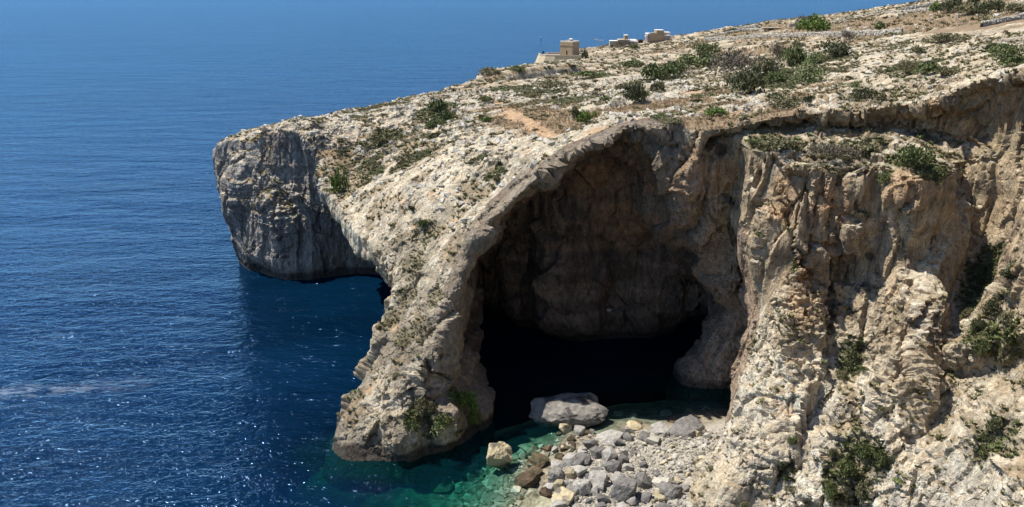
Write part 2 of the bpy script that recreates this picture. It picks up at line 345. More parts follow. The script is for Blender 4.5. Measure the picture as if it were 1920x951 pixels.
def land_material():
    m, n, l, b = new_mat('limestone_ground', .92)
    g = n.new('ShaderNodeNewGeometry').outputs['Position']
    c = n.new('ShaderNodeVertexColor'); c.layer_name = 'col'
    mp = n.new('ShaderNodeMapping'); mp.inputs['Scale'].default_value = (1, 1, .5); l.new(g, mp.inputs['Vector']); w = mp.outputs[0]
    n1 = noise(n, l, w, 1.3, 6, .65); n2 = noise(n, l, w, 5.5, 5, .7); n3 = noise(n, l, g, .33, 4, .6, .6)
    k = math_(n, l, 'MULTIPLY', remap(n, l, n1, .3, .7, .58, 1.32), remap(n, l, n2, .3, .7, .7, 1.26))
    k = math_(n, l, 'MULTIPLY', k, remap(n, l, n3, .35, .65, .86, 1.12))
    vor = n.new('ShaderNodeTexVoronoi'); vor.feature = 'DISTANCE_TO_EDGE'; vor.inputs['Scale'].default_value = .8
    wv = n.new('ShaderNodeVectorMath'); wv.operation = 'ADD'; l.new(w, wv.inputs[0])
    nt = n.new('ShaderNodeTexNoise'); nt.inputs['Scale'].default_value = .7; nt.inputs['Detail'].default_value = 4; l.new(w, nt.inputs['Vector'])
    sc = n.new('ShaderNodeVectorMath'); sc.operation = 'SCALE'; sc.inputs['Scale'].default_value = 1.6; l.new(nt.outputs['Color'], sc.inputs[0]); l.new(sc.outputs[0], wv.inputs[1])
    l.new(wv.outputs[0], vor.inputs['Vector'])
    crack = remap(n, l, vor.outputs['Distance'], 0, .045, .0, 1)
    col = n.new('ShaderNodeVectorMath'); col.operation = 'SCALE'; l.new(c.outputs['Color'], col.inputs[0]); l.new(k, col.inputs['Scale'])
    rk = n.new('ShaderNodeAttribute'); rk.attribute_name = 'rock'
    hue = mixc(n, l, remap(n, l, noise(n, l, w, .8, 3), .42, .62, 0, .5), col.outputs[0], mixc(n, l, 1.0, col.outputs[0], (1.06, .95, .82), 'MULTIPLY'))
    l.new(hue, b.inputs['Base Color'])
    v2 = n.new('ShaderNodeTexVoronoi'); v2.feature = 'F1'; v2.distance = 'CHEBYCHEV'; v2.inputs['Scale'].default_value = 1.7; l.new(wv.outputs[0], v2.inputs['Vector'])
    v3 = n.new('ShaderNodeTexVoronoi'); v3.feature = 'DISTANCE_TO_EDGE'; v3.inputs['Scale'].default_value = 2.6; l.new(wv.outputs[0], v3.inputs['Vector'])
    nn = bump(n, l, crack, .7, .3); nn = bump(n, l, v2.outputs['Distance'], .6, .35, nn); nn = bump(n, l, remap(n, l, v3.outputs['Distance'], 0, .08, 0, 1), .5, .12, nn)
    nn = bump(n, l, n1, .9, .45, nn); nn = bump(n, l, n2, .8, .16, nn)
    nn = bump(n, l, noise(n, l, g, 19, 4, .7), .8, .06, nn)
    l.new(nn, b.inputs['Normal'])
    return m
LANDM = land_material()
def leaf_material(name, c0, c1):
    m, n, l, b = new_mat(name, .7)
    g = n.new('ShaderNodeNewGeometry'); oi = n.new('ShaderNodeObjectInfo')
    f = remap(n, l, noise(n, l, g.outputs['Position'], 1.1, 4, .6), .35, .65, 0, 1)
    r = remap(n, l, g.outputs['Random Per Island'], 0, 1, .6, 1.45)
    col = mixc(n, l, f, c0, c1)
    s = n.new('ShaderNodeVectorMath'); s.operation = 'SCALE'; l.new(col, s.inputs[0]); l.new(r, s.inputs['Scale'])
    l.new(s.outputs[0], b.inputs['Base Color'])
    return m
M_GREEN = leaf_material('shrub_green', (.075, .098, .03), (.15, .165, .065))
M_BRIGHT = leaf_material('shrub_fresh_green', (.075, .125, .022), (.15, .20, .045))
M_OLIVE = leaf_material('shrub_olive', (.12, .115, .055), (.22, .195, .105))
M_GREY = leaf_material('shrub_grey_brown', (.10, .085, .06), (.17, .145, .105))
M_DARK = leaf_material('shrub_dark', (.055, .062, .028), (.11, .112, .052))
M_DRY = leaf_material('dry_grass_blades', (.22, .155, .08), (.34, .25, .14))
M_MOSS = leaf_material('cushion_plants', (.12, .115, .055), (.2, .18, .09))
def stone_mat(name, c0, c1, c2=None, rough=.85, sc=1.4, wet=False):
    m, n, l, b = new_mat(name, rough)
    tc = n.new('ShaderNodeNewGeometry').outputs['Position']; oi = n.new('ShaderNodeObjectInfo')
    f = remap(n, l, noise(n, l, tc, sc, 6, .65), .35, .65, 0, 1)
    col = mixc(n, l, f, c0, c1)
    if c2: col = mixc(n, l, remap(n, l, noise(n, l, tc, sc * .45, 4), .52, .6, 0, 1), col, c2)
    k = math_(n, l, 'MULTIPLY', remap(n, l, noise(n, l, tc, sc * 5, 4, .7), .3, .7, .75, 1.2), remap(n, l, oi.outputs['Random'], 0, 1, .7, 1.25))
    s = n.new('ShaderNodeVectorMath'); s.operation = 'SCALE'; l.new(col, s.inputs[0]); l.new(k, s.inputs['Scale'])
    l.new(s.outputs[0], b.inputs['Base Color'])
    nn = bump(n, l, noise(n, l, tc, sc * 2, 5, .65), .8, .3); nn = bump(n, l, noise(n, l, tc, sc * 9, 4, .7), .7, .06, nn)
    l.new(nn, b.inputs['Normal'])
    return m
S_DARK = stone_mat('grey_boulder', (.115, .108, .10), (.215, .202, .185))
S_GREY = stone_mat('mid_grey_boulder', (.26, .245, .22), (.40, .375, .33))
S_PALE = stone_mat('pale_boulder', (.40, .37, .31), (.52, .48, .40))
S_CREAM = stone_mat('cream_boulder', (.42, .34, .2), (.52, .45, .3), (.16, .14, .11))
S_BROWN = stone_mat('weedy_boulder', (.075, .05, .03), (.15, .11, .065), (.05, .05, .028))
S_WHITE = stone_mat('grotto_boulder', (.18, .17, .155), (.42, .385, .33), (.10, .095, .09), sc=.9)
S_SUB = stone_mat('submerged_boulder', (.16, .15, .09), (.36, .34, .24), (.09, .09, .05))

# ---------------------------------------------------------------- land meshes
_p, _q = Land(-80, 70, 40, 180, -5, 60, 1.5).mesh()
_b0 = BVHTree.FromPolygons(_p.tolist(), _q.tolist())
def _pt(u, v):
    h = _b0.ray_cast(Vector((0, 0, CAM_H)), Vector(ray(u, v)).normalized()); return h[0]
for line, r, amp in [      # ribs (+) and gullies (-) of the cliffs, as seen
        ([(1505, 330), (1490, 480), (1500, 620), (1500, 700), (1440, 840), (1330, 940)], 2.0, 2.2),
        ([(1800, 400), (1745, 540), (1700, 620), (1690, 700), (1675, 800), (1600, 900)], 1.7, 2.2),
        ([(1480, 300), (1440, 420), (1405, 480)], 1.1, 1.6),
        ([(1300, 262), (1288, 330), (1290, 390)], 1.0, 1.8), ([(1330, 500), (1345, 700)], 1.6, .8),
        ([(1900, 760), (1770, 850), (1660, 945)], 1.8, 1.7), ([(1860, 640), (1760, 660)], 1.4, 1.7), ([(1900, 900), (1890, 950)], 1.6, 1.6),
        ([(1590, 720), (1570, 850), (1540, 940)], 1.2, 1.3), ([(1620, 300), (1560, 330), (1540, 400)], 1.5, 1.0), ([(1700, 330), (1660, 420)], 1.2, 1.0),
        ([(1655, 470), (1610, 540), (1610, 650)], 3.6, -3.2), ([(1560, 440), (1640, 430), (1700, 440)], 1.6, 1.5), ([(1780, 690), (1900, 680)], 1.8, -1.6), ([(1840, 380), (1835, 520), (1800, 590)], 2.0, -2.4),
        ([(1370, 300), (1378, 420), (1388, 470)], 1.1, -2.6), ([(1800, 720), (1770, 770), (1870, 720)], 2.0, -1.9),
        ([(1775, 370), (1680, 440), (1590, 530)], .8, -1.3), ([(1730, 375), (1655, 475)], .7, -1.1), ([(1550, 640), (1545, 740), (1500, 800)], 1.2, -1.7),
        ([(1690, 720), (1620, 770), (1570, 800)], 1.1, -1.3), ([(1440, 330), (1450, 400)], 1.0, -1.4), ([(1530, 300), (1525, 420)], .8, -1.5),
        ([(1640, 830), (1600, 930)], 1.2, -1.3), ([(1750, 800), (1700, 900)], 1.0, -1.0), ([(1450, 860), (1400, 940)], 1.0, -1.0),
        ([(870, 570), (862, 640), (850, 720)], 1.6, -1.9), ([(905, 745), (900, 770)], 1.5, 1.3), ([(745, 730), (750, 830)], 1.6, 1.5), ([(800, 700), (790, 760)], 1.2, -1.2),
        ([(850, 480), (800, 600), (760, 700)], 1.5, 1.4), ([(780, 520), (740, 620), (700, 720)], 1.2, -.9), ([(690, 830), (720, 760)], 1.3, -1.0), ([(860, 460), (900, 440)], 1.5, 1.0),
        ([(560, 330), (610, 420), (650, 480)], 5, -3.0), ([(520, 380), (540, 440)], 2.5, 1.8), ([(450, 320), (440, 390)], 3, 1.6), ([(418, 440), (440, 470)], 3, -2.2), ([(500, 270), (495, 360)], 1.5, -1.2),
        ([(555, 275), (560, 350)], 2.0, -1.6), ([(600, 440), (600, 510)], 2.0, -1.0), ([(480, 500), (700, 505)], 1.6, -1.0), ([(480, 485), (680, 480)], 2.0, .8),
        ([(1050, 400), (1040, 600)], 2.5, 1.3), ([(1150, 330), (1160, 600)], 3, -1.4), ([(960, 480), (980, 600)], 2, 1.4), ([(1010, 420), (1000, 560)], 1.5, -1.6), ([(1240, 380), (1260, 560)], 2.5, .9),
        ([(1320, 580), (1300, 610)], 2.6, -2.6)]:
    pts = [_pt(*q) for q in line]
    for a_, b_ in zip(pts, pts[1:]):
        if a_ is not None and b_ is not None and (a_ - b_).length < 45: FEATS.append((tuple(a_), tuple(b_), r * (1.3 if a_.x > 24 else 1.1), amp * (1.35 if a_.x > 24 else 1.5)))
rim = [(885, 520), (893, 490), (905, 465), (925, 435), (945, 408), (968, 380), (990, 356), (1015, 332), (1040, 312), (1068, 292), (1095, 276), (1125, 262), (1160, 252), (1195, 248), (1230, 247), (1265, 248), (1300, 250)]
_r = random.Random(12)
for k_ in range(17):
    for j_ in range(1):
        t_ = _r.uniform(0, len(rim) - 1.01); i_ = int(t_); u_ = rim[i_][0] + (rim[i_ + 1][0] - rim[i_][0]) * (t_ - i_); v_ = rim[i_][1] + (rim[i_ + 1][1] - rim[i_][1]) * (t_ - i_)
        q_ = _pt(u_ - 6 + _r.uniform(-16, 8), v_ - 8 + _r.uniform(-14, 10))
        if q_ is None: continue
        e_ = Vector((_r.uniform(-1, 1), _r.uniform(-.6, .6), _r.uniform(-.5, .9))) * 2.0
        FEATS.append((tuple(q_), tuple(q_ + e_), _r.uniform(.7, 2.3), _r.uniform(-1.1, .9)))
near = Land(-80, 106, 40, 238, -5, 64, 0.6)
P, Q = near.mesh()
Q = Q.astype(np.int64)
vn, fn = norms(P, Q)
if (vn[:, 2] * (P[:, 2] > 20)).sum() < 0: Q = Q[:, ::-1]; vn, fn = norms(P, Q)
def sdf2(p, d, nf=False):
    return 0
def relax(P, Q, n_, f_):
    cnt = np.maximum(np.bincount(Q.ravel(), minlength=len(P)), 1)[:, None]
    for _ in range(n_):
        c = P[Q].mean(1); A = np.stack([sum(np.bincount(Q[:, j], c[:, k], len(P)) for j in range(4)) for k in range(3)], 1) / cnt
        P = (P * (1 - f_) + A * f_).astype(np.float32)
    return P
P = relax(P, Q, 5, .8); vn, fn = norms(P, Q)
BASE_BVH = BVHTree.FromPolygons(P.tolist(), Q.tolist())
def cast(u, v, bvh=None):
    d = Vector(ray(u, v)).normalized()
    h = (bvh or BASE_BVH).ray_cast(Vector((0, 0, CAM_H)), d)
    if h[0] is None:
        return None, None
    return h[0], h[1]
print('base', len(P), len(Q), round(time.time() - T0, 1))

def blobs(lst, near_only=False):
    out = []
    for b in lst:
        u, v, r = b[:3]
        if len(b) > 3 and b[3]:
            p = Vector(at_y(u, v, b[3]))
        else:
            p, _ = cast(u, v)
            if p is None: continue
        out.append((p.x, p.y, p.z, r))
    return out
def blob_mask(p, lst):
    m = np.zeros(len(p), np.float32)
    for x, y, z, r in lst:
        d2 = ((p - np.array([x, y, z], np.float32)) ** 2).sum(1)
        m = np.maximum(m, np.exp(-d2 / (r * r)))
    return m
Z_DRY = blobs([(1130, 215, 6), (1220, 200, 6), (1400, 200, 5), (1280, 165, 6), (1350, 175, 5), (1560, 165, 6), (1050, 200, 6), (945, 205, 6), (975, 215, 7), (1010, 225, 7), (1040, 238, 6), (1075, 245, 5), (1000, 195, 8), (1250, 215, 6), (1320, 232, 5), (1340, 200, 5), (1180, 205, 5), (1500, 185, 6), (1450, 215, 4),
               (1290, 190, 5), (1400, 90, 18, 300), (1480, 72, 20, 350), (1560, 62, 20, 330), (1650, 55, 20, 300), (1740, 50, 20, 260), (1840, 50, 15, 220), (1900, 60, 12, 200), (1450, 60, 20, 410), (1620, 45, 20, 360), (1780, 25, 20, 300), (1900, 25, 20, 240),
               (1340, 80, 18, 400), (1250, 100, 16, 380)])
_pp = [cast(u, v)[0] for u, v in [(922, 182), (938, 198), (954, 210), (972, 222), (990, 232), (1008, 243), (1024, 253), (1044, 260)]]
_pl = [a_.lerp(b_, k_ / 8) for a_, b_ in zip(_pp, _pp[1:]) for k_ in range(8)]
Z_PATH = [(q_.x, q_.y, q_.z, 1.5) for q_ in _pl] + blobs([(u, v, .01) for u, v in [(922, 182), (930, 190), (938, 198), (946, 204), (954, 210), (963, 216), (972, 222), (981, 227), (990, 232), (999, 237), (1008, 243), (1016, 249), (1024, 253), (1032, 256), (1042, 259)]]
               + [(940, 215, 1.6), (955, 222, 1.4), (1005, 250, 1.3), (1020, 258, 1.5), (1120, 245, 2.2), (1150, 238, 2), (1200, 228, 2), (1300, 175, 2.5), (1380, 215, 2)])
Z_GREEN = blobs([(815, 215, 5), (830, 235, 4), (840, 200, 5), (700, 305, 4), (720, 265, 5), (830, 255, 3), (900, 160, 8), (1050, 155, 9), (1110, 150, 9), (1160, 150, 9), (1230, 155, 9), (1280, 130, 12), (1310, 118, 10), (960, 170, 8),
                 (1080, 190, 7), (1010, 175, 7), (1540, 115, 8), (1500, 140, 8), (1470, 150, 8), (1440, 165, 6), (1740, 125, 6), (1700, 130, 6), (1560, 90, 8), (900, 300, 2), (930, 325, 2), (700, 330, 3), (780, 300, 4), (1600, 285, 3), (1560, 285, 3),
                 (1440, 270, 3), (1480, 275, 2), (1710, 300, 3), (1750, 320, 3), (1640, 275, 2), (1400, 280, 2)])
Z_MOSS = blobs([(800, 770, 2.2), (870, 765, 2.6), (850, 795, 2.4), (770, 790, 1.8), (840, 740, 2), (885, 780, 2), (820, 800, 2), (870, 620, 1.5), (865, 580, 1.5), (820, 560, 2), (790, 620, 2), (770, 560, 2.5), (760, 640, 2), (740, 600, 2), (780, 500, 3), (800, 440, 3),
                (1850, 620, 3), (1830, 560, 3), (1890, 640, 3), (1860, 500, 3), (1600, 660, 2), (1590, 700, 2), (1610, 860, 3), (1590, 900, 3), (1880, 830, 3), (1420, 650, 2), (1400, 560, 2), (1470, 880, 1.5)])
Z_ORANGE = blobs([(1500, 520, 2), (1495, 560, 2), (1500, 600, 2), (1515, 480, 1.6), (1290, 330, 2.2), (1295, 290, 2), (1460, 400, 2), (1480, 350, 2.2), (1360, 330, 2.5), (1545, 460, 1.5), (845, 770, .9), (415, 430, 2), (430, 445, 2), (420, 415, 1.5),
                  (1200, 290, 6), (1120, 330, 5), (1270, 330, 4), (1180, 400, 7), (1700, 350, 3), (1560, 380, 3), (1820, 240, 3), (1880, 200, 3), (1760, 200, 2.5)])
Z_BLACK = blobs([(1600, 400, .9), (1630, 480, .7), (1620, 540, 1), (1560, 580, 1.3), (1600, 590, 1), (1545, 500, 1.4), (1540, 540, 1.6), (1370, 380, .9), (1380, 420, .9), (1880, 480, 2), (1840, 520, 2), (1900, 540, 2), (870, 560, 1), (868, 600, 1.2), (865, 640, 1.3), (1350, 280, 1)])
def paint(p, n, face_cave):
    """base colour of the ground and the rock, and how rocky it is"""
    N = len(p)
    x, y, z = p[:, 0], p[:, 1], p[:, 2]
    def mix(c, col, m): return c + (np.array(col, np.float32) - c) * m[:, None]
    fl = np.array([1, 1, .35], np.float32)
    a = fbm(p * fl, 7, 4, .6, 21); b = fbm(p, 2.2, 4, .6, 22); c_ = fbm(p * np.array([1, 1, .12], np.float32), 1.6, 3, .6, 23); d = fbm(p, 22, 3, .5, 24)
    lay = fbm(p * np.array([.12, .12, 1], np.float32), 1.8, 3, .6, 25)
    up = sstep(.45, .75, n[:, 2])
    col = np.tile(np.array([.58, .50, .365], np.float32), (N, 1))
    col = mix(col, (.65, .59, .46), sstep(-.15, .4, b))
    col = mix(col, (.33, .31, .28), sstep(.08, .4, a) * .75 * (1 - .5 * up)); col = mix(col, (.19, .17, .14), sstep(.28, .5, fbm(p, 1.5, 4, .65, 27)) * .7)
    side = (1 - up)
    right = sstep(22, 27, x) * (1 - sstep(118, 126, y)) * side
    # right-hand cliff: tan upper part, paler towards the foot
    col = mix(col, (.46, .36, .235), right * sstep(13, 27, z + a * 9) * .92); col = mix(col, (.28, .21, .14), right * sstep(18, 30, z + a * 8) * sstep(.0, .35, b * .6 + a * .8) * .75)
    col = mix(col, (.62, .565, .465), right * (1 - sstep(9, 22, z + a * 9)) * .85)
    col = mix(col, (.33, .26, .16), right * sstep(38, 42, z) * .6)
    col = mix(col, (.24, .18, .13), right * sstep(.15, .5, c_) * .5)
    # far headland: grey weathered face with dark vertical streaks
    head = (1 - sstep(-22, -17, x)) * sstep(140, 148, y) * side
    col = mix(col, (.27, .26, .245), head * .88); col = mix(col, (.10, .10, .10), head * sstep(.0, .45, c_) * .75)
    col = mix(col, (.36, .335, .30), head * sstep(.15, .45, b) * .5); col = mix(col, (.17, .13, .10), head * sstep(-.1, .4, -a) * .5)
    # leg: weathered grey and ochre
    leg = (1 - sstep(2, 8, x)) * (1 - sstep(112, 122, y))
    col = mix(col, (.31, .27, .20), leg * sstep(-.3, .2, -b + a * .5) * .75)
    col = mix(col, (.23, .195, .15), leg * (1 - sstep(8, 24, z)) * .65 * sstep(-.3, .2, a))
    # cave
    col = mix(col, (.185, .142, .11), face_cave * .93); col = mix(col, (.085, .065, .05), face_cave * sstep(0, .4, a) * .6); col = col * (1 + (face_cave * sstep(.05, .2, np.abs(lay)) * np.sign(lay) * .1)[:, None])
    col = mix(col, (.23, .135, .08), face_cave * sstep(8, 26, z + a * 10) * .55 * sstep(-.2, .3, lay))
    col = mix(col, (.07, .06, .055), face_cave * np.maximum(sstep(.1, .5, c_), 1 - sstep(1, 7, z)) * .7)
    edge = face_cave * (1 - sstep(109, 118, y)) * sstep(20, 26, x)  # right jamb painted paler, standing in for ambient light near the cave mouth
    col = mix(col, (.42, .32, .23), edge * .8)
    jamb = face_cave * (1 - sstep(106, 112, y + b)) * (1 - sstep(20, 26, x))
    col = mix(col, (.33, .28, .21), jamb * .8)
    nz = .35 + b * .9 + d * .3
    m = np.clip(blob_mask(p, Z_ORANGE) * (1.0 + b), 0, 1) * sstep(.2, .5, blob_mask(p, Z_ORANGE)); col = mix(col, (.46, .27, .13), m * .75 * (1 - face_cave * .5)); 
    m = sstep(.25, .6, blob_mask(p, Z_BLACK) + b * .35); col = mix(col, (.055, .055, .05), m * .8)
    # strata on the steep parts
    col = col * (1 + (lay * .28 * side)[:, None])
    # plateau: soil pockets, scrub, dry grass, the path
    veg = np.zeros(N, np.float32)
    topd = up * (1 - face_cave)
    poc = sstep(-.04, .13, fbm(p * np.array([.8, 1.2, 1], np.float32), 3.2, 5, .62, 31) + fbm(p, 30, 2, .5, 32) * .3 - .03)
    far = sstep(125, 180, y)
    poc = np.clip(poc * (.75 + .35 * far), 0, 1)
    slab = sstep(40, 50, x) * sstep(100, 106, y) * (1 - sstep(190, 215, y)); poc = poc * (1 - .5 * slab); poc = np.maximum(poc, slab * sstep(.12, .26, fbm(np.stack([x * .25 - y * .12, y * .9 + x * .45, z], 1), 1.7, 4, .6, 33)) * .9)
    col = mix(col, (.27, .195, .11), topd * poc * .92)
    green = sstep(.22, .6, blob_mask(p, Z_GREEN) + b * .35); col = mix(col, (.17, .145, .085), np.clip(topd + .3, 0, 1) * green * .8)
    dry = sstep(.14, .5, blob_mask(p, Z_DRY) + b * .3 + a * .1); col = mix(col, (.30, .215, .13), topd * dry * .95)
    col = mix(col, (.26, .18, .115), topd * dry * sstep(0, .5, fbm(p, 1.2, 3, .6, 35)) * .7)
    farp = sstep(215, 270, y); col = mix(col, (.26, .19, .115), topd * farp * .6 * sstep(-.25, .2, a + b * .5)); col = mix(col, (.13, .115, .065), topd * farp * sstep(.1, .35, fbm(p, 9, 4, .6, 36)) * .7)
    path = sstep(.2, .75, blob_mask(p, Z_PATH) + b * .9 + .2 * d); col = mix(col, (.55, .37, .22), topd * path * .95)
    moss = sstep(.3, .7, blob_mask(p, Z_MOSS) + b * .4); col = mix(col, (.18, .15, .08), moss * .6)
    veg = np.clip(topd * np.maximum(poc * .55, green) * (1 - path) * (1 - dry * .5), 0, 1)
    # wet, dark band at the waterline
    wet = 1 - sstep(1.1, 2.0, z + b * .6 + .3 * a)
    on_beach = sstep(20, 24, x) * (1 - sstep(105, 110, y))
    wet = wet * (1 - on_beach)
    col = mix(col, (.045, .04, .035), wet * .92)
    ed = (1 - sstep(1.0, 3.2, z + b)) * (1 - wet) * (1 - on_beach); col = mix(col, (.16, .135, .11), ed * .5)
    rock = np.clip(1 - topd * np.maximum(np.maximum(poc * .8, green * .6), np.maximum(dry, path)), 0, 1)
    return np.clip(col, .01, .66), rock, veg, dry * topd * (1 - path), moss, green * topd

def cave_factor(p):
    """1 inside the grotto"""
    m = np.zeros(len(p), np.float32)
    zs = sorted(CAVE)
    z = np.clip(p[:, 2], zs[0], zs[-1])
    sd = np.full(len(p), 9.0, np.float32)
    D = [poly_sdf(CAVE[k], p[:, 0], p[:, 1]) for k in zs]
    for i in range(len(zs) - 1):
        a, b = zs[i], zs[i + 1]; s = (z >= a) & (z <= b); t = (z - a) / (b - a)
        sd = np.where(s, D[i] * (1 - t) + D[i + 1] * t, sd)
    return (sd < 2.6) & (p[:, 2] < 43)
def stage1(p, n, cavef):
    up = sstep(.35, .75, n[:, 2]); st = 1 - up
    head = (1 - sstep(-22, -17, p[:, 0])) * sstep(140, 148, p[:, 1]) * st
    fl = np.array([1, 1, .4], np.float32)
    rough = .1 + .9 * sstep(-.2, .4, fbm(p, 9, 3, .5, 40))
    rough = np.maximum(rough, (p[:, 0] > 22) & (p[:, 1] < 112) & (p[:, 2] > 43.5))
    d = fbm(p * fl, 7, 4, .5, 41, True) * 1.0 * st
    d += fbm(p * np.array([1, 1, .12], np.float32), 2.8, 3, .55, 42, True) * (.5 + .25 * head) * st           # flutes
    rt = sstep(24, 28, p[:, 0]) * (1 - sstep(112, 118, p[:, 1])) * st
    bed = p[:, 2] + fbm(p, 25, 2, .5, 47) * 4 + p[:, 0] * .06
    bd = fbm(np.stack([p[:, 0] * .06, p[:, 1] * .06, bed], 1), 1.7, 3, .6, 43)
    d += np.clip(bd * 2.0, -.6, .6) * .6 * st * rough * (1 - .75 * cavef) * (1 - .8 * rt)                                           # beds
    rt = sstep(24, 28, p[:, 0]) * (1 - sstep(112, 118, p[:, 1])) * st
    w = p * np.stack([1 + 0 * rt, 1 + 0 * rt, .55 - .3 * rt], 1) + fbm(p, 5, 2, .5, 44)[:, None] * 1.2
    f1, f2, cid, tl = voronoi(w, 5.6, 1)
    d += ((cid - .5) * .9 + tl * 2.0 - (1 - sstep(0, .05, f2 - f1)) * .6) * (st * .85 + up * .3) * (1 - .6 * head)
    f1, f2, cid, tl = voronoi(p * np.array([1, 1, .8], np.float32) + fbm(p, 2, 2, .5, 45)[:, None] * .5, 1.9, 2)
    blocky = (cid - .5) * .6 + tl * .85 - (1 - sstep(0, .1, f2 - f1)) * .3
    rt = sstep(24, 28, p[:, 0]) * (1 - sstep(112, 118, p[:, 1])) * st
    f1, f2, cid, tl = voronoi(p * np.array([1, 1, .13], np.float32) + fbm(p, 3, 2, .5, 48)[:, None] * .7, 2.6, 5)     # columns between upright joints
    d += ((cid - .5) * .9 + tl * 1.2 - (1 - sstep(0, .07, f2 - f1)) * .75) * np.maximum(rt * .9, st * .25)
    blocky = blocky * (1 - .7 * rt)
    d += blocky * rough * np.where(up > .5, 1.0 * (1 - sstep(46, 52, p[:, 0]) * .55), .6) * (1 - .5 * head)
    d += fbm(p, 3.4, 4, .5, 46, True) * .3 * up
    calm_ = .3 + .7 * sstep(-.25, .25, fbm(p * np.array([1, 1, .6], np.float32), 13, 3, .5, 49))
    d *= 1 - (1 - calm_) * np.maximum(rt, up * (1 - sstep(140, 150, p[:, 1])) * .9)
    d += fbm(p, 11, 2, .5, 39, True) * .7 * (1 - rt)
    return d * (.35 + .65 * sstep(0, 4, p[:, 2]))
def stage2(p, n):
    rough = (.12 + .88 * sstep(-.15, .45, fbm(p, 5, 3, .5, 50))) * (.45 + .55 * sstep(-.25, .25, fbm(p * np.array([1, 1, .6], np.float32), 13, 3, .5, 49)))
    d = fbm(p * np.array([1, 1, .4], np.float32), 1.5, 4, .55, 51, True) * .15
    f1, f2, cid, tl = voronoi(p + fbm(p, 1, 2, .5, 52)[:, None] * .3, .9, 3)
    d += ((cid - .5) * .2 + tl * .38 - (1 - sstep(0, .12, f2 - f1)) * .12)
    return d * rough
def in_view(p, marg=1.12):
    q = p - np.array([0, 0, CAM_H], np.float32)
    dep = q[:, 1] * math.cos(PITCH) - q[:, 2] * math.sin(PITCH); up = q[:, 1] * math.sin(PITCH) + q[:, 2] * math.cos(PITCH)
    return (dep > 1) & (np.abs(q[:, 0]) < dep * 960 / FOC * marg) & (np.abs(up) < dep * 475.5 / FOC * (marg + .08))
def apply_pins(P, pins):
    P[pins[:, 0]] = (P[pins[:, 1]] + P[pins[:, 2]]) / 2

def zfade(p): return np.where(p[:, 2] < -2, .3, 1.0).astype(np.float32)
def facing(P, Q, fn, thr):
    c = P[Q].mean(1); t = np.array([0, 0, CAM_H], np.float32) - c; dist = np.linalg.norm(t, axis=1)
    return c, (fn * t).sum(1) / dist > thr, dist
c, fc, dist = facing(P, Q, fn, -.35)
sel = in_view(c) & fc & (c[:, 2] > -2.5)
P, Q, pins1 = subdivide(P, Q, sel)
vn, fn = norms(P, Q)
cv = cave_factor(P)
# damp on nearly flat ground that is path or dry grass
_, rockm, _, drym, _, _ = paint(P, vn, cv.astype(np.float32))
d1 = stage1(P, vn, cv)
P = P + vn * (d1 * zfade(P) * (.25 + .75 * rockm) * 1.0)[:, None]
apply_pins(P, pins1)
vn, fn = norms(P, Q)
c, fc, dist = facing(P, Q, fn, -.1)
sz = np.linalg.norm(P[Q[:, 0]] - P[Q[:, 2]], axis=1)
sel = in_view(c, 1.03) & fc & (dist < 138) & (c[:, 2] > -1) & (sz < .75)
P, Q, pins2 = subdivide(P, Q, sel)
vn, fn = norms(P, Q)
cv = cave_factor(P).astype(np.float32)
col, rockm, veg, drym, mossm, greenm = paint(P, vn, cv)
d2 = stage2(P, vn)
amp = np.clip(.3 + .7 * rockm, 0, 1)
P = P + vn * (d2 * amp)[:, None]
apply_pins(P, pins2); 
print('near', len(P), len(Q), round(time.time() - T0, 1))
vn, fn = norms(P, Q)
cc = P[Q].mean(1); cvf = cv[Q[:, 0]] > .5
upf = fn[:, 2] > .5
kind = np.full(len(Q), 4)                                            # plateau
kind[(cc[:, 0] < -14) & (cc[:, 1] > 140)] = 0                        # headland
kind[(cc[:, 0] < 22) & (cc[:, 1] < 140) & ~cvf] = 1                  # sea arch
kind[(cc[:, 0] >= 22) & (cc[:, 1] < 128) & (cc[:, 2] < 43.6) & ~cvf] = 3
kind[(cc[:, 0] >= 40) & (cc[:, 1] < 128) & (cc[:, 2] < 50) & (fn[:, 2] < .35) & ~cvf] = 3
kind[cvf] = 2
ex = dict(col=col, rock=rockm)
for k, (nm, lab, cat) in enumerate([('headland', 'far grey limestone headland dropping sheer into the sea', 'headland'), ('sea_arch', 'rugged limestone arch leg standing in the sea', 'sea arch'),
                         ('cave_wall', 'dark brown back wall and roof of the sea cave', 'cave'), ('sea_cliff', 'tan and cream sea cliff with buttresses on the right', 'cliff'),
                         ('plateau', 'white rocky clifftop slope with scrub and an orange path', 'clifftop')]):
    p_, q_, e_ = compact(P, Q, kind == k, ex)
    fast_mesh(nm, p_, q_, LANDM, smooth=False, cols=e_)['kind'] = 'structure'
NEAR_P, NEAR_Q, NEAR_FN, NEAR_VEG, NEAR_DRY, NEAR_MOSS, NEAR_GREEN, NEAR_CV, NEAR_ROCK = P, Q, fn, veg, drym, mossm, greenm, cv, rockm
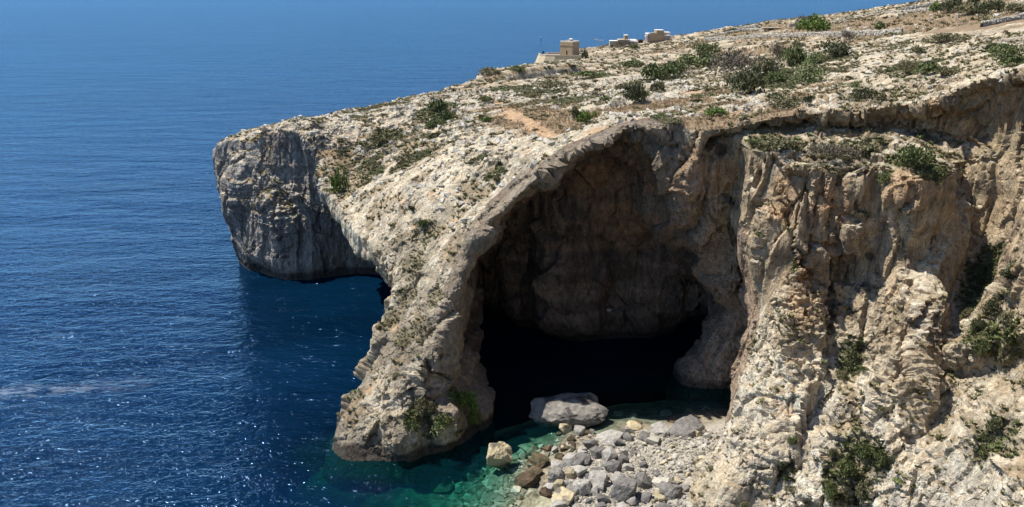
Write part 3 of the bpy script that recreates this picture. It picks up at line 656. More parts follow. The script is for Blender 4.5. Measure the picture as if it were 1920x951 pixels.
# far plateau, ground to the right of the frame and the clifftop the viewer stands on
def far_land(name, args, sub, cut=None):
    P, Q = Land(*args).mesh(); Q = Q.astype(np.int64)
    vn, fn = norms(P, Q)
    if vn[:, 2].sum() < 0: Q = Q[:, ::-1]; vn, fn = norms(P, Q)
    if cut is not None: Q = Q[cut(P[Q].mean(1))]; vn, fn = norms(P, Q)
    for i in range(sub):
        c, fc, dist = facing(P, Q, fn, -.3); s = in_view(c) & fc
        P, Q, pn = subdivide(P, Q, s); vn, fn = norms(P, Q)
    z0 = np.zeros(len(P), np.float32)
    col, rockm, veg, drym, mossm, greenm = paint(P, vn, z0)
    if sub: P = P + vn * (stage1(P, vn, z0) * (.25 + .6 * rockm) * .9)[:, None]
    vn, fn = norms(P, Q)
    o = fast_mesh(name, P, Q, LANDM, cols=dict(col=col, rock=rockm)); o['kind'] = 'structure'
    return P, Q, fn, veg, drym, rockm
FAR = far_land('far_coast', (-80, 345, 234, 540, -5, 78, 1.8), 1)
far_land('inland_slope', (100, 345, 38, 240, -5, 78, 2.5), 1, lambda c: (c[:, 0] > 104))
far_land('viewpoint_ground', (-60, 345, -95, 46, -5, 70, 3.0), 0, lambda c: (c[:, 1] < 43))
print('far', round(time.time() - T0, 1))

# ---------------------------------------------------------------- shore, seabed and sea
SHORE = [at_z(*q)[:2] for q in [(960, 1060), (985, 960), (1010, 915), (1028, 880), (1072, 850), (1086, 830), (1142, 812), (1250, 796), (1345, 786), (1450, 780), (1480, 1060)]]
def ground_z(x, y):
    x = np.asarray(x, np.float32); y = np.asarray(y, np.float32)
    d = poly_sdf(SHORE, x, y); p = np.stack([x.ravel(), y.ravel(), np.zeros(x.size)], 1)
    n = (fbm(p, 4.5, 3, .55, 61).reshape(x.shape))
    o = np.maximum(d, 0); z = np.where(d < 0, 1.9 * (1 - np.exp(d / 5.0)), -(.10 * o + .016 * o * o))
    leg = np.hypot((x + 14) / 13, (y - 90) / 6); z = np.maximum(z, -3.5 - 12 * np.maximum(leg - 1, 0))
    return z + n * np.where(d < 0, .22, .55) * np.clip(1 + z * .0, 0, 1)
gx = np.arange(-60, 46, .8); gy = np.arange(36, 142, .8)
X, Y = np.meshgrid(gx, gy, indexing='ij'); Z = ground_z(X, Y)
idx = np.arange(X.size).reshape(X.shape)
F = np.stack([idx[:-1, :-1], idx[1:, :-1], idx[1:, 1:], idx[:-1, 1:]], -1).reshape(-1, 4)
SP = np.stack([X, Y, Z], -1).reshape(-1, 3)
m, n, l, b = new_mat('beach_and_seabed', .95)
g = n.new('ShaderNodeNewGeometry').outputs['Position']
sx = n.new('ShaderNodeSeparateXYZ'); l.new(g, sx.inputs[0])
c1 = mixc(n, l, remap(n, l, noise(n, l, g, .8, 6, .7), .4, .6, 0, 1), (.30, .26, .19), (.12, .09, .06))
c2 = mixc(n, l, remap(n, l, noise(n, l, g, .5, 6, .7), .42, .6, 0, 1), (.20, .19, .13), (.07, .075, .045))
c0 = mixc(n, l, remap(n, l, noise(n, l, g, 2.5, 5, .7), .35, .65, 0, 1), (.44, .40, .33), (.26, .24, .21))
cc_ = mixc(n, l, remap(n, l, sx.outputs[2], -.9, -.1, 0, 1), c2, c1); cc_ = mixc(n, l, remap(n, l, sx.outputs[2], .25, .9, 0, 1), cc_, c0)
l.new(cc_, b.inputs['Base Color']); l.new(bump(n, l, noise(n, l, g, 1.6, 6, .7), .8, .3), b.inputs['Normal'])
fast_mesh('seabed', SP, F, m)['kind'] = 'structure'

def graded(lo, hi, flo, fhi, step, far):
    a = [flo]; s = step
    while a[-1] > lo: s *= 1.35; a.append(a[-1] - s)
    a = a[::-1][:-1]; a += list(np.arange(flo, fhi, step)); s = step
    while a[-1] < hi: s *= 1.35; a.append(a[-1] + s)
    return np.array(a)
wx = graded(-30000, 30000, -60, 46, 1.0, 0); wy = graded(-3000, 42000, 36, 142, 1.0, 0)
X, Y = np.meshgrid(wx, wy, indexing='ij')
inside = (X > -60) & (X < 46) & (Y > 36) & (Y < 142)
depth = np.full(X.shape, 20., np.float32); depth[inside] = np.clip(-ground_z(X[inside], Y[inside]), 0, 20)
idx = np.arange(X.size).reshape(X.shape)
F = np.stack([idx[:-1, :-1], idx[1:, :-1], idx[1:, 1:], idx[:-1, 1:]], -1).reshape(-1, 4)
m = bpy.data.materials.new('sea_water'); m.use_nodes = True; n = m.node_tree.nodes; l = m.node_tree.links
n.remove(n['Principled BSDF']); out = n['Material Output']
g = n.new('ShaderNodeNewGeometry').outputs['Position']
at = n.new('ShaderNodeAttribute'); at.attribute_name = 'depth'; D = at.outputs['Fac']
def aniso(rot, sxx, syy):
    r = n.new('ShaderNodeMapping'); r.inputs['Rotation'].default_value = (0, 0, R(rot)); r.inputs['Scale'].default_value = (sxx, syy, 1); l.new(g, r.inputs['Vector']); return r.outputs[0]
calm = remap(n, l, noise(n, l, aniso(10, .5, 1.3), .012, 5, .6, .5), .35, .62, .55, 1.1)
w1 = noise(n, l, aniso(8, .45, 1.0), .42, 4, .6, .4)       # wind waves
w2 = noise(n, l, aniso(-14, .55, 1.1), 1.25, 3, .6, .2)
w3 = noise(n, l, aniso(12, .35, 1.0), .085, 3, .5, .3)       # swell
w4 = noise(n, l, aniso(30, .7, 1.0), 3.4, 2, .5)
nn = bump(n, l, w3, 1.0, 1.3); nn = bump(n, l, w1, 1.0, .52, nn)
bb = n.new('ShaderNodeBump'); bb.inputs['Distance'].default_value = .25; l.new(calm, bb.inputs['Strength']); l.new(w2, bb.inputs['Height']); l.new(nn, bb.inputs['Normal'])
nn = bump(n, l, w4, 1.0, .07, bb.outputs[0])
gv = n.new('ShaderNodeTexVoronoi'); gv.inputs['Scale'].default_value = 1.5; l.new(aniso(6, .8, 1.0), gv.inputs['Vector'])     # short steep wavelets that catch the sun
gb = n.new('ShaderNodeBump'); gb.inputs['Distance'].default_value = .34; l.new(remap(n, l, noise(n, l, aniso(9, .5, 1.0), .8, 3, .65), .56, .66, 0, 1), gb.inputs['Strength']); l.new(gv.outputs['Distance'], gb.inputs['Height']); l.new(nn, gb.inputs['Normal'])
nn = gb.outputs[0]
def expo(kc): return math_(n, l, 'EXPONENT', math_(n, l, 'MULTIPLY', D, -kc))
tc = n.new('ShaderNodeCombineXYZ')
for i, kc in enumerate((.5, .13, .16)): l.new(expo(kc), tc.inputs[i])
tr = n.new('ShaderNodeBsdfTransparent'); l.new(tc.outputs[0], tr.inputs[0])
turq = mixc(n, l, remap(n, l, D, 1.5, 7, 0, 1), (.002, .045, .05), (.0009, .0135, .036))
patch = remap(n, l, noise(n, l, aniso(0, .6, 1), .035, 4, .6, .5), .4, .65, .8, 1.25)
ps = n.new('ShaderNodeVectorMath'); ps.operation = 'SCALE'; l.new(turq, ps.inputs[0]); l.new(patch, ps.inputs['Scale'])
# thin streaks of foam on the open water
fo = n.new('ShaderNodeMapping'); fo.inputs['Scale'].default_value = (.35, 1.5, 1); fo.inputs['Rotation'].default_value = (0, 0, R(6)); l.new(g, fo.inputs['Vector'])
fx = math_(n, l, 'MULTIPLY', remap(n, l, noise(n, l, fo.outputs[0], .03, 3, .5, .8), .66, .74, 0, 1), remap(n, l, noise(n, l, aniso(4, .4, 1.2), 1.1, 5, .75), .52, .62, 0, .35))
sx = n.new('ShaderNodeSeparateXYZ'); l.new(g, sx.inputs[0])
fa = at_z(-60, 742); fb_ = at_z(245, 722)
ex_ = math_(n, l, 'ADD', math_(n, l, 'SUBTRACT', sx.outputs[1], (fa[1] + fb_[1]) / 2), math_(n, l, 'MULTIPLY', math_(n, l, 'SUBTRACT', sx.outputs[0], (fa[0] + fb_[0]) / 2), -(fb_[1] - fa[1]) / (fb_[0] - fa[0])))
ex_ = math_(n, l, 'ABSOLUTE', math_(n, l, 'ADD', ex_, math_(n, l, 'MULTIPLY', math_(n, l, 'SUBTRACT', noise(n, l, g, .12, 3), .5), 5.0)))
slick = math_(n, l, 'MULTIPLY', remap(n, l, ex_, .6, 3.0, 1, 0), remap(n, l, sx.outputs[0], fb_[0] - 12, fb_[0] + 5, 1, 0))
slick = math_(n, l, 'MULTIPLY', slick, remap(n, l, noise(n, l, aniso(4, .35, 1.2), 1.0, 5, .75), .45, .62, 0, .55))
foam = math_(n, l, 'MAXIMUM', fx, slick)
bodyc = mixc(n, l, foam, ps.outputs[0], (.36, .42, .5))
df = n.new('ShaderNodeBsdfDiffuse'); l.new(bodyc, df.inputs[0]); l.new(nn, df.inputs['Normal'])
body = n.new('ShaderNodeMixShader'); l.new(math_(n, l, 'SUBTRACT', 1.0, expo(.075)), body.inputs[0]); l.new(tr.outputs[0], body.inputs[1]); l.new(df.outputs[0], body.inputs[2])
gl = n.new('ShaderNodeBsdfGlossy'); gl.inputs['Roughness'].default_value = .08; gl.inputs['Color'].default_value = (.32, .58, 1, 1); l.new(nn, gl.inputs['Normal'])
fr = n.new('ShaderNodeFresnel'); fr.inputs['IOR'].default_value = 1.33; l.new(nn, fr.inputs['Normal'])
sh = n.new('ShaderNodeMixShader'); l.new(math_(n, l, 'MINIMUM', math_(n, l, 'MULTIPLY', fr.outputs[0], 1.0), .43), sh.inputs[0]); l.new(body.outputs[0], sh.inputs[1]); l.new(gl.outputs[0], sh.inputs[2])
l.new(sh.outputs[0], out.inputs[0])
fast_mesh('sea', np.stack([X, Y, 0 * X], -1).reshape(-1, 3), F, m, cols=dict(depth=depth.ravel()))['kind'] = 'structure'
print('sea', round(time.time() - T0, 1))

# ---------------------------------------------------------------- boulders
def boulder_mesh(name, seed, npts=26, sub=2, rough=.1, flat=1.0, box=.45):
    r = random.Random(seed); bm = bmesh.new()
    for i in range(npts):
        v = Vector((r.gauss(0, 1), r.gauss(0, 1), r.gauss(0, 1))); v.normalize()
        m_ = max(abs(v.x), abs(v.y), abs(v.z)); v = v * (1 - box) + v / m_ * box
        v *= r.uniform(.86, 1.05); v.z *= flat; bm.verts.new(v)
    h = bmesh.ops.convex_hull(bm, input=bm.verts)
    bmesh.ops.delete(bm, geom=[g_ for g_ in h['geom_interior'] if isinstance(g_, bmesh.types.BMVert)], context='VERTS')
    bmesh.ops.triangulate(bm, faces=bm.faces[:])
    for s_ in range(sub):
        bmesh.ops.subdivide_edges(bm, edges=bm.edges[:], cuts=1, use_grid_fill=True)
        if s_ == 0: bmesh.ops.smooth_vert(bm, verts=bm.verts[:], factor=.14, use_axis_x=True, use_axis_y=True, use_axis_z=True)
    bmesh.ops.triangulate(bm, faces=bm.faces[:])
    bm.normal_update(); P_ = np.array([v.co for v in bm.verts], np.float32); N_ = np.array([v.normal for v in bm.verts], np.float32)
    P_ = P_ + N_ * ((fbm(P_ + seed, .7, 4, .55, 3, True) * rough + fbm(P_ + seed, .3, 3, .5, 4) * rough * .5)[:, None])
    Fc = np.array([[v.index for v in f.verts] for f in bm.faces]); bm.free()
    return fast_mesh(name, P_, Fc, None, smooth=False, link=False)
def with_mat(me, mat):
    me = me.copy(); me.materials.append(mat); return me
STONES = [boulder_mesh('boulder', 100 + i, 12 + i % 3 * 3, 1, .06, .8, .45 + .3 * (i % 2)) for i in range(8)]
STONEM = {}
def stone_mesh(i, mat):
    k = (i % 8, mat.name)
    if k not in STONEM: STONEM[k] = with_mat(STONES[i % 8], mat)
    return STONEM[k]
def gz(x, y): return float(ground_z(np.array([x]), np.array([y]))[0])
def place(name, me, loc, scale, rot, label, cat, group=None):
    o = bpy.data.objects.new(name, me); COL.objects.link(o)
    o.location = loc; o.scale = scale; o.rotation_euler = rot
    tag(o, label, cat, group); return o
def rock_at(u, v, w, h, mat, label, zc=None, rot=None, seed=None, dep=1.0, big=False, tilt=.12, group=None):
    """boulder whose middle is seen at (u, v), w x h pixels of the photograph"""
    z = .8
    for _ in range(4):
        x, y, _z = at_z(u, v, z); z = (gz(x, y) if zc is None else zc)
    dist = math.sqrt(x * x + y * y + (60 - z) ** 2); s = dist / FOC
    sw = w * s / 2; shh = h * s / 2 * 1.05
    me = with_mat(boulder_mesh('boulder', seed or int(u * 7 + v), 18, 3, .13, .95, .78), mat) if big else stone_mesh(int(u + v), mat)
    return place('boulder', me, (x, y, z + shh * .35), (sw, sw * dep, shh * 1.15), (random.uniform(-tilt, tilt), random.uniform(-tilt, tilt), rot if rot is not None else random.uniform(0, 6.3)), label, 'boulder', group)
o = rock_at(1066, 778, 142, 46, S_WHITE, 'huge pale boulder in the cave mouth, left half in shadow', zc=.2, rot=.1, seed=23, dep=.62, big=True, tilt=.03); o.name = 'grotto_boulder'
rock_at(938, 868, 52, 52, S_CREAM, 'tall yellowish pointed boulder standing in water right of the arch leg', zc=.2, rot=.5, seed=9, dep=.7, big=True, tilt=.25)
for (u, v, w, h, mt, lab) in [
    (988, 906, 46, 28, S_BROWN, 'brown weedy boulder awash left of the beach, cream on top'),
    (1285, 808, 66, 26, S_DARK, 'long dark flat slab at the top right edge of the beach'),
    (1187, 805, 30, 20, S_CREAM, 'lone cream boulder in the brown shallows above the beach'),
    (1060, 809, 26, 26, S_CREAM, 'round cream boulder just below the huge grotto boulder, left of a pair'),
    (1085, 812, 24, 22, S_GREY, 'round grey boulder just below the huge grotto boulder, right of a pair'),
    (1070, 826, 18, 14, S_BROWN, 'small brown boulder below the round pair at the shallows'),
    (1143, 824, 44, 20, S_GREY, 'wide grey boulder at the top left edge of the beach'),
    (1106, 838, 30, 26, S_DARK, 'dark pitted boulder at the upper left corner of the beach'),
    (1178, 825, 20, 16, S_DARK, 'small dark block beside the weedy shore, top of the beach'),
    (1206, 822, 24, 18, S_DARK, 'dark grey boulder left of the white angular block'),
    (1223, 830, 26, 20, S_PALE, 'white angular block near the top of the beach'),
    (1240, 812, 38, 20, S_GREY, 'grey boulder against the left end of the long slab'),
    (1120, 852, 32, 26, S_DARK, 'dark boulder behind the big pointed grey one'),
    (1137, 862, 34, 34, S_GREY, 'pointed grey boulder in the upper middle of the beach'),
    (1092, 848, 20, 22, S_PALE, 'pale yellowish boulder at the weedy left margin'),
    (1074, 869, 32, 26, S_GREY, 'grey boulder with cream left side at the left margin'),
    (1096, 868, 30, 26, S_DARK, 'dark slanted boulder in the left pile'),
    (1045, 895, 38, 26, S_GREY, 'striped grey block at the far left tip of the pile'),
    (1071, 893, 24, 28, S_CREAM, 'upright cream faced boulder in the left pile'),
    (1085, 888, 28, 26, S_GREY, 'grey boulder behind the upright cream faced one'),
    (1121, 912, 40, 34, S_GREY, 'large grey boulder left of the dark lower ones'),
    (1148, 878, 36, 26, S_DARK, 'dark block with a shadowed gap under it, middle of the beach'),
    (1166, 930, 46, 40, S_DARK, 'largest dark boulder at the lower edge of the beach'),
    (1206, 908, 30, 32, S_DARK, 'dark upright block above the white gravel'),
    (1160, 900, 40, 20, S_GREY, 'flat grey boulder above the largest dark one'),
    (1253, 925, 40, 24, S_DARK, 'dark hollow based boulder lying on white gravel'),
    (1212, 938, 26, 24, S_DARK, 'dark cube shaped stone right of the largest dark boulder'),
    (1240, 908, 36, 20, S_PALE, 'pale boulder resting behind the hollow based dark one'),
    (1283, 918, 16, 14, S_GREY, 'small grey stone near the foot of the cream slope'),
    (1030, 918, 24, 22, S_GREY, 'grey topped round stone in the shallows at lower left'),
    (1024, 930, 24, 26, S_BROWN, 'brown stone leaning in the shallows at the beach corner'),
    (1051, 916, 24, 24, S_CREAM, 'cream split stone at the lower left of the pile'),
    (1055, 940, 44, 20, S_CREAM, 'long cream slab at the bottom edge of the pile'),
    (1094, 920, 40, 34, S_GREY, 'mossy grey boulder in the lower left pile'),
    (1075, 925, 30, 22, S_GREY, 'grey broken boulder above the long cream slab'),
    (1130, 940, 30, 22, S_DARK, 'dark low stone left of the largest dark boulder'),
    (1326, 820, 16, 18, S_PALE, 'pale upright stone against the foot of the cliff'),
    (1308, 818, 16, 20, S_CREAM, 'tan upright stone beside the long dark slab'),
    (1195, 795, 22, 8, S_BROWN, 'flat brown rock awash behind the lone cream boulder'),
    (1050, 945, 12, 8, S_BROWN, 'tiny brown stone under the long cream slab'),
    (1265, 790, 24, 10, S_BROWN, 'flat brown rock awash above the long dark slab'),
    (1010, 870, 40, 18, S_BROWN, 'brown rock in the shallows between pointed boulder and beach'),
    (1000, 890, 36, 16, S_BROWN, 'flat brown rock awash above the weedy boulder'),
    (1025, 845, 30, 16, S_BROWN, 'reddish brown rock awash left of the dark pitted boulder')]:
    rock_at(u, v, w, h, mt, lab, big=w > 36)
def near_mark(u, v):
    MK = [(1066, 778, 'the grotto boulder'), (938, 868, 'the pointed cream boulder'), (1285, 808, 'the long dark slab'), (1187, 805, 'the lone cream boulder'), (988, 906, 'the brown weedy boulder'), (1045, 895, 'the striped grey block'), (880, 840, 'the foot of the arch leg'),
          (900, 930, 'the lower left shallows'), (1060, 809, 'the round pair'), (1010, 870, 'the brown shallows rock'), (820, 930, 'the deep green water'), (1340, 780, 'the cliff foot')]
    m_ = min(MK, key=lambda q: (q[0] - u) ** 2 + (q[1] - v) ** 2); dx_, dy_ = u - m_[0], v - m_[1]
    return (('right of' if dx_ > 0 else 'left of') if abs(dx_) > abs(dy_) else ('in front of' if dy_ > 0 else 'behind')), m_[2]
rr = random.Random(3); cnt = 0; used = []
GR = {'d': (S_DARK, 'dark grey stone in the boulder pile on the left side of the beach', 'dark stones of the beach pile'),
      'g': (S_GREY, 'mid grey stone among the beach boulders', 'grey stones of the beach'),
      'p': (S_PALE, 'white rounded stone on the pale gravel near the cliff foot', 'white stones near the cliff foot'),
      'c': (S_CREAM, 'yellowish stone on the pale gravel near the cliff foot', 'yellowish stones near the cliff foot')}
while cnt < 172:
    u = rr.uniform(1035, 1345); v = rr.uniform(808, 975)
    if u + (v - 800) * .28 > 1352 or (u < 1100 and v < 845): continue
    left = u - (v - 850) * .15 < 1215 + rr.uniform(-30, 30)
    w = (rr.uniform(13, 31) if left else rr.uniform(8, 15)) * (1.1 if v > 900 else .95)
    if left and any((u - a) ** 2 + ((v - b_) * 1.3) ** 2 < (.42 * (w + w2)) ** 2 for a, b_, w2 in used): 
        if rr.random() < .97: continue
    used.append((u, v, w)); cnt += 1
    k = rr.choice('ddgg') if left else rr.choice('pppcg')
    MK = [(1107, 838, 'the dark pitted boulder'), (1285, 808, 'the long dark slab'), (1223, 830, 'the white angular block'), (1137, 862, 'the pointed grey boulder'), (1045, 895, 'the striped grey block'), (1166, 930, 'the largest dark boulder'),
          (1253, 925, 'the hollow based boulder'), (1206, 908, 'the dark upright block'), (1326, 825, 'the cliff foot'), (1300, 900, 'the cream slope'), (1055, 940, 'the long cream slab'), (1148, 878, 'the block with a gap under it'), (1260, 870, 'the middle of the gravel')]
    mk_ = min(MK, key=lambda q: (q[0] - u) ** 2 + (q[1] - v) ** 2); dx_, dy_ = u - mk_[0], v - mk_[1]
    wd_ = ('right of' if dx_ > 0 else 'left of') if abs(dx_) > abs(dy_) else ('in front of' if dy_ > 0 else 'behind')
    rock_at(u, v, w, w * rr.uniform(.6, .85), GR[k][0], '%s %s stone %s %s' % ('tiny' if w < 11 else 'small' if w < 17 else 'middling' if w < 24 else 'large', {'d': 'dark grey', 'g': 'mid grey', 'p': 'white', 'c': 'yellowish'}[k], wd_, mk_[2]), tilt=.4, group=GR[k][2])
for i in range(38):
    for _ in range(30):
        u = rr.uniform(800, 1040); v = rr.uniform(835, 980)
        if u + (v - 835) * .9 > 890 and u - (v - 900) * .25 < 1030 and not (905 < u < 972 and v < 885): break
    w = rr.uniform(14, 52)
    x, y, _z = at_z(u, v, -1.0); g_ = gz(x, y)
    rock_at(u, v, w, w * .5, S_SUB, 'rounded boulder under green water %s %s' % near_mark(u, v), zc=max(g_, -3.2) + rr.uniform(-.3, .1) - w * .012, tilt=.3, group='submerged boulders')
for i in range(15):
    u = rr.uniform(1140, 1330); v = rr.uniform(768, 797)
    rock_at(u, v, rr.uniform(14, 30), rr.uniform(7, 12), S_SUB, 'small rock under turquoise water %s %s' % near_mark(u, v), zc=-.75 - rr.random() * .5, tilt=.2, group='rocks under turquoise water')
for i in range(20):
    u = rr.uniform(985, 1150); v = rr.uniform(800, 860)
    if (u > 1095 and v > 835): continue
    rock_at(u, v, rr.uniform(10, 22), rr.uniform(6, 11), S_BROWN, 'small brown weedy rock awash %s %s' % near_mark(u, v), tilt=.3, group='brown rocks of the shallows')
# gravel: too many to count
ICO = np.array([(0, 0, 1), (.9, 0, .2), (.25, .85, .3), (-.75, .5, .1), (-.7, -.55, .25), (.3, -.85, .1), (0, 0, -.8)], np.float32)
ICF = np.array([(0, 1, 2), (0, 2, 3), (0, 3, 4), (0, 4, 5), (0, 5, 1), (6, 2, 1), (6, 3, 2), (6, 4, 3), (6, 5, 4), (6, 1, 5)])
rs = np.random.RandomState(5)
def rotm(n_):
    q = rs.randn(n_, 4); q /= np.linalg.norm(q, axis=1, keepdims=True); w, x, y, z = q.T
    return np.stack([1 - 2 * (y * y + z * z), 2 * (x * y - z * w), 2 * (x * z + y * w), 2 * (x * y + z * w), 1 - 2 * (x * x + z * z), 2 * (y * z - x * w), 2 * (x * z - y * w), 2 * (y * z + x * w), 1 - 2 * (x * x + y * y)], -1).reshape(-1, 3, 3).astype(np.float32)
def scatter(name, pts, size, vproto, fproto, mat, kind='stuff', jit=.25, rot=None, flat=1.0, smooth=False):
    n_ = len(pts); V = vproto[None] * (1 + (rs.rand(n_, len(vproto), 1) - .5) * 2 * jit)
    M = rotm(n_) if rot is None else rot
    V = np.einsum('nij,nkj->nki', M, V) * np.asarray(size)[:, None, None]; V[:, :, 2] *= flat
    V = V + pts[:, None, :]
    Fc = (fproto[None] + (np.arange(n_) * len(vproto))[:, None, None]).reshape(-1, fproto.shape[1])
    return fast_mesh(name, V.reshape(-1, 3), Fc, mat, smooth=smooth)
def island_stone(name, c0, c1):
    m, n, l, b = new_mat(name, .9); g = n.new('ShaderNodeNewGeometry')
    col = mixc(n, l, g.outputs['Random Per Island'], c0, c1)
    s = n.new('ShaderNodeVectorMath'); s.operation = 'SCALE'; l.new(col, s.inputs[0]); l.new(remap(n, l, noise(n, l, g.outputs['Position'], 3, 5, .7), .3, .7, .7, 1.2), s.inputs['Scale'])
    l.new(s.outputs[0], b.inputs['Base Color']); return m
M_GRAVEL = island_stone('gravel', (.18, .168, .15), (.46, .41, .32))
M_LOOSE = island_stone('loose_limestone', (.30, .27, .22), (.54, .50, .42))
M_SUBST = island_stone('submerged_stone', (.10, .10, .06), (.42, .40, .30))
q = []
while len(q) < 5200:
    u = rr.uniform(1035, 1360); v = rr.uniform(803, 1000); x, y, _ = at_z(u, v, 1.3)
    if poly_sdf(SHORE, np.array([x]), np.array([y]))[0] < -.4: q.append((x, y, gz(x, y) + .04))
o = scatter('gravel', np.array(q, np.float32), .09 + rs.rand(len(q)) ** 2 * .22, ICO, ICF, M_GRAVEL, flat=.75); tag(o, 'white and grey beach gravel between the boulders', 'gravel', kind='stuff')
q = []; 
while len(q) < 420:
    u = rr.uniform(1035, 1345); v = rr.uniform(808, 975)
    if u + (v - 800) * .2 > 1350: continue
    x, y, _ = at_z(u, v, 1.0); q.append((x, y, gz(x, y) + .08))
o = scatter('cobbles', np.array(q, np.float32), .2 + rs.rand(len(q)) * .28, ICO, ICF, M_GRAVEL, flat=.8); tag(o, 'cobbles filling the gaps between the beach boulders', 'cobbles', kind='stuff')
q = []
while len(q) < 420:
    u = rr.uniform(780, 1045); v = rr.uniform(835, 990)
    if u + (v - 835) * .9 < 880: continue
    x, y, _ = at_z(u, v, -.8); g_ = gz(x, y)
    if -3.6 < g_ < -.15: q.append((x, y, g_ + .05))
o = scatter('submerged_stones', np.array(q, np.float32), .25 + rs.rand(len(q)) ** 2 * .8, ICO, ICF, M_SUBST, flat=.7); tag(o, 'stones covering the shallow seabed under green water', 'stones', kind='stuff')
print('rocks', round(time.time() - T0, 1))

# ---------------------------------------------------------------- vegetation
def shrub_mesh(name, seed, leaves=420, leaf=.15, lobes=7, mat=None, spiky=False):
    r = np.random.RandomState(seed)
    C_ = r.randn(lobes, 3) * np.array([.42, .42, .16]); C_[:, 2] = np.abs(C_[:, 2]) + .25; rad = r.uniform(.32, .58, lobes)
    k = r.randint(0, lobes, leaves); d = r.randn(leaves, 3); d /= np.linalg.norm(d, axis=1, keepdims=True); d[:, 2] = np.where(d[:, 2] < -.3, -d[:, 2], d[:, 2])
    c = C_[k] + d * (rad[k] * r.uniform(.55, 1.05, leaves))[:, None] * np.array([1, 1, .85])
    c[:, 2] = np.maximum(c[:, 2], .02)
    t = r.randn(leaves, 3) + d * (1.2 if spiky else .2); t /= np.linalg.norm(t, axis=1, keepdims=True)
    s = np.cross(t, r.randn(leaves, 3)); s /= np.linalg.norm(s, axis=1, keepdims=True)
    L = leaf * r.uniform(.6, 1.3, leaves)[:, None]; W_ = L * (.22 if spiky else .55)
    V = np.stack([c - t * L, c + s * W_, c + t * L, c - s * W_], 1).reshape(-1, 3)
    Fc = np.arange(leaves * 4).reshape(-1, 4)
    return fast_mesh(name, V, Fc, mat, smooth=False, link=False)
MATS = dict(green=M_GREEN, bright=M_BRIGHT, olive=M_OLIVE, grey=M_GREY, dark=M_DARK, dry=M_DRY)
SHR = {}
def shr(kind, i, big=False):
    k = (kind, i % 3, big)
    if k not in SHR: SHR[k] = shrub_mesh('shrub', 300 + i % 3 * 17 + len(kind) * 3, 1500 if big else 420, .075 if big else .14, 12 if big else 7, MATS[kind], kind == 'grey')
    return SHR[k]
FAR_BVH = BVHTree.FromPolygons(FAR[0].tolist(), FAR[1].tolist())
NEAR_BVH = BVHTree.FromPolygons(NEAR_P.tolist(), NEAR_Q.tolist())
def ground_hit(u, v):
    p, nn_ = cast(u, v, NEAR_BVH); 
    p2, n2 = cast(u, v, FAR_BVH)
    if p is None or (p2 is not None and p2.length < p.length): p, nn_ = p2, n2
    return p, nn_
print('bvh', round(time.time() - T0, 1))
def shrub(u, v, w, h, kind, label, group=None, i=None):
    for dv in (h * .3, h * .5, h * .8, h * 1.2, h * 2):
        p, nn_ = ground_hit(u, v + dv)
        if p is not None: break
    if p is None: return None
    dist = (p - Vector((0, 0, CAM_H))).length; s = dist / FOC
    rw = w * s / 2; rw *= 1.1; rh = max(h * s * 1.6, rw * .6)
    if nn_.z < 0: nn_ = -nn_
    steep = nn_.z < .55
    i = i if i is not None else int(u + v)
    if u > 1380 and v > 400: rw *= .68; rh *= .7
    if u < 1380 and v < 250: rw *= 1.1; rh *= .9
    o = bpy.data.objects.new('shrub', shr(kind, i, w > 24)); COL.objects.link(o)
    o.location = p - Vector((0, 0, rh * .12)); o.scale = (rw * .95, rw * .95, rh * .95)
    o.rotation_euler = (0, 0, random.uniform(0, 6.28))
    if steep:
        ax = Vector((nn_.x, nn_.y, .55)).normalized()
        o.rotation_euler = ax.to_track_quat('Z', 'Y').to_euler(); o.scale = (rw * .95, max(rw, h * s * .5), max(rw, rh) * .55)
    tag(o, label, 'shrub', group)
    return o
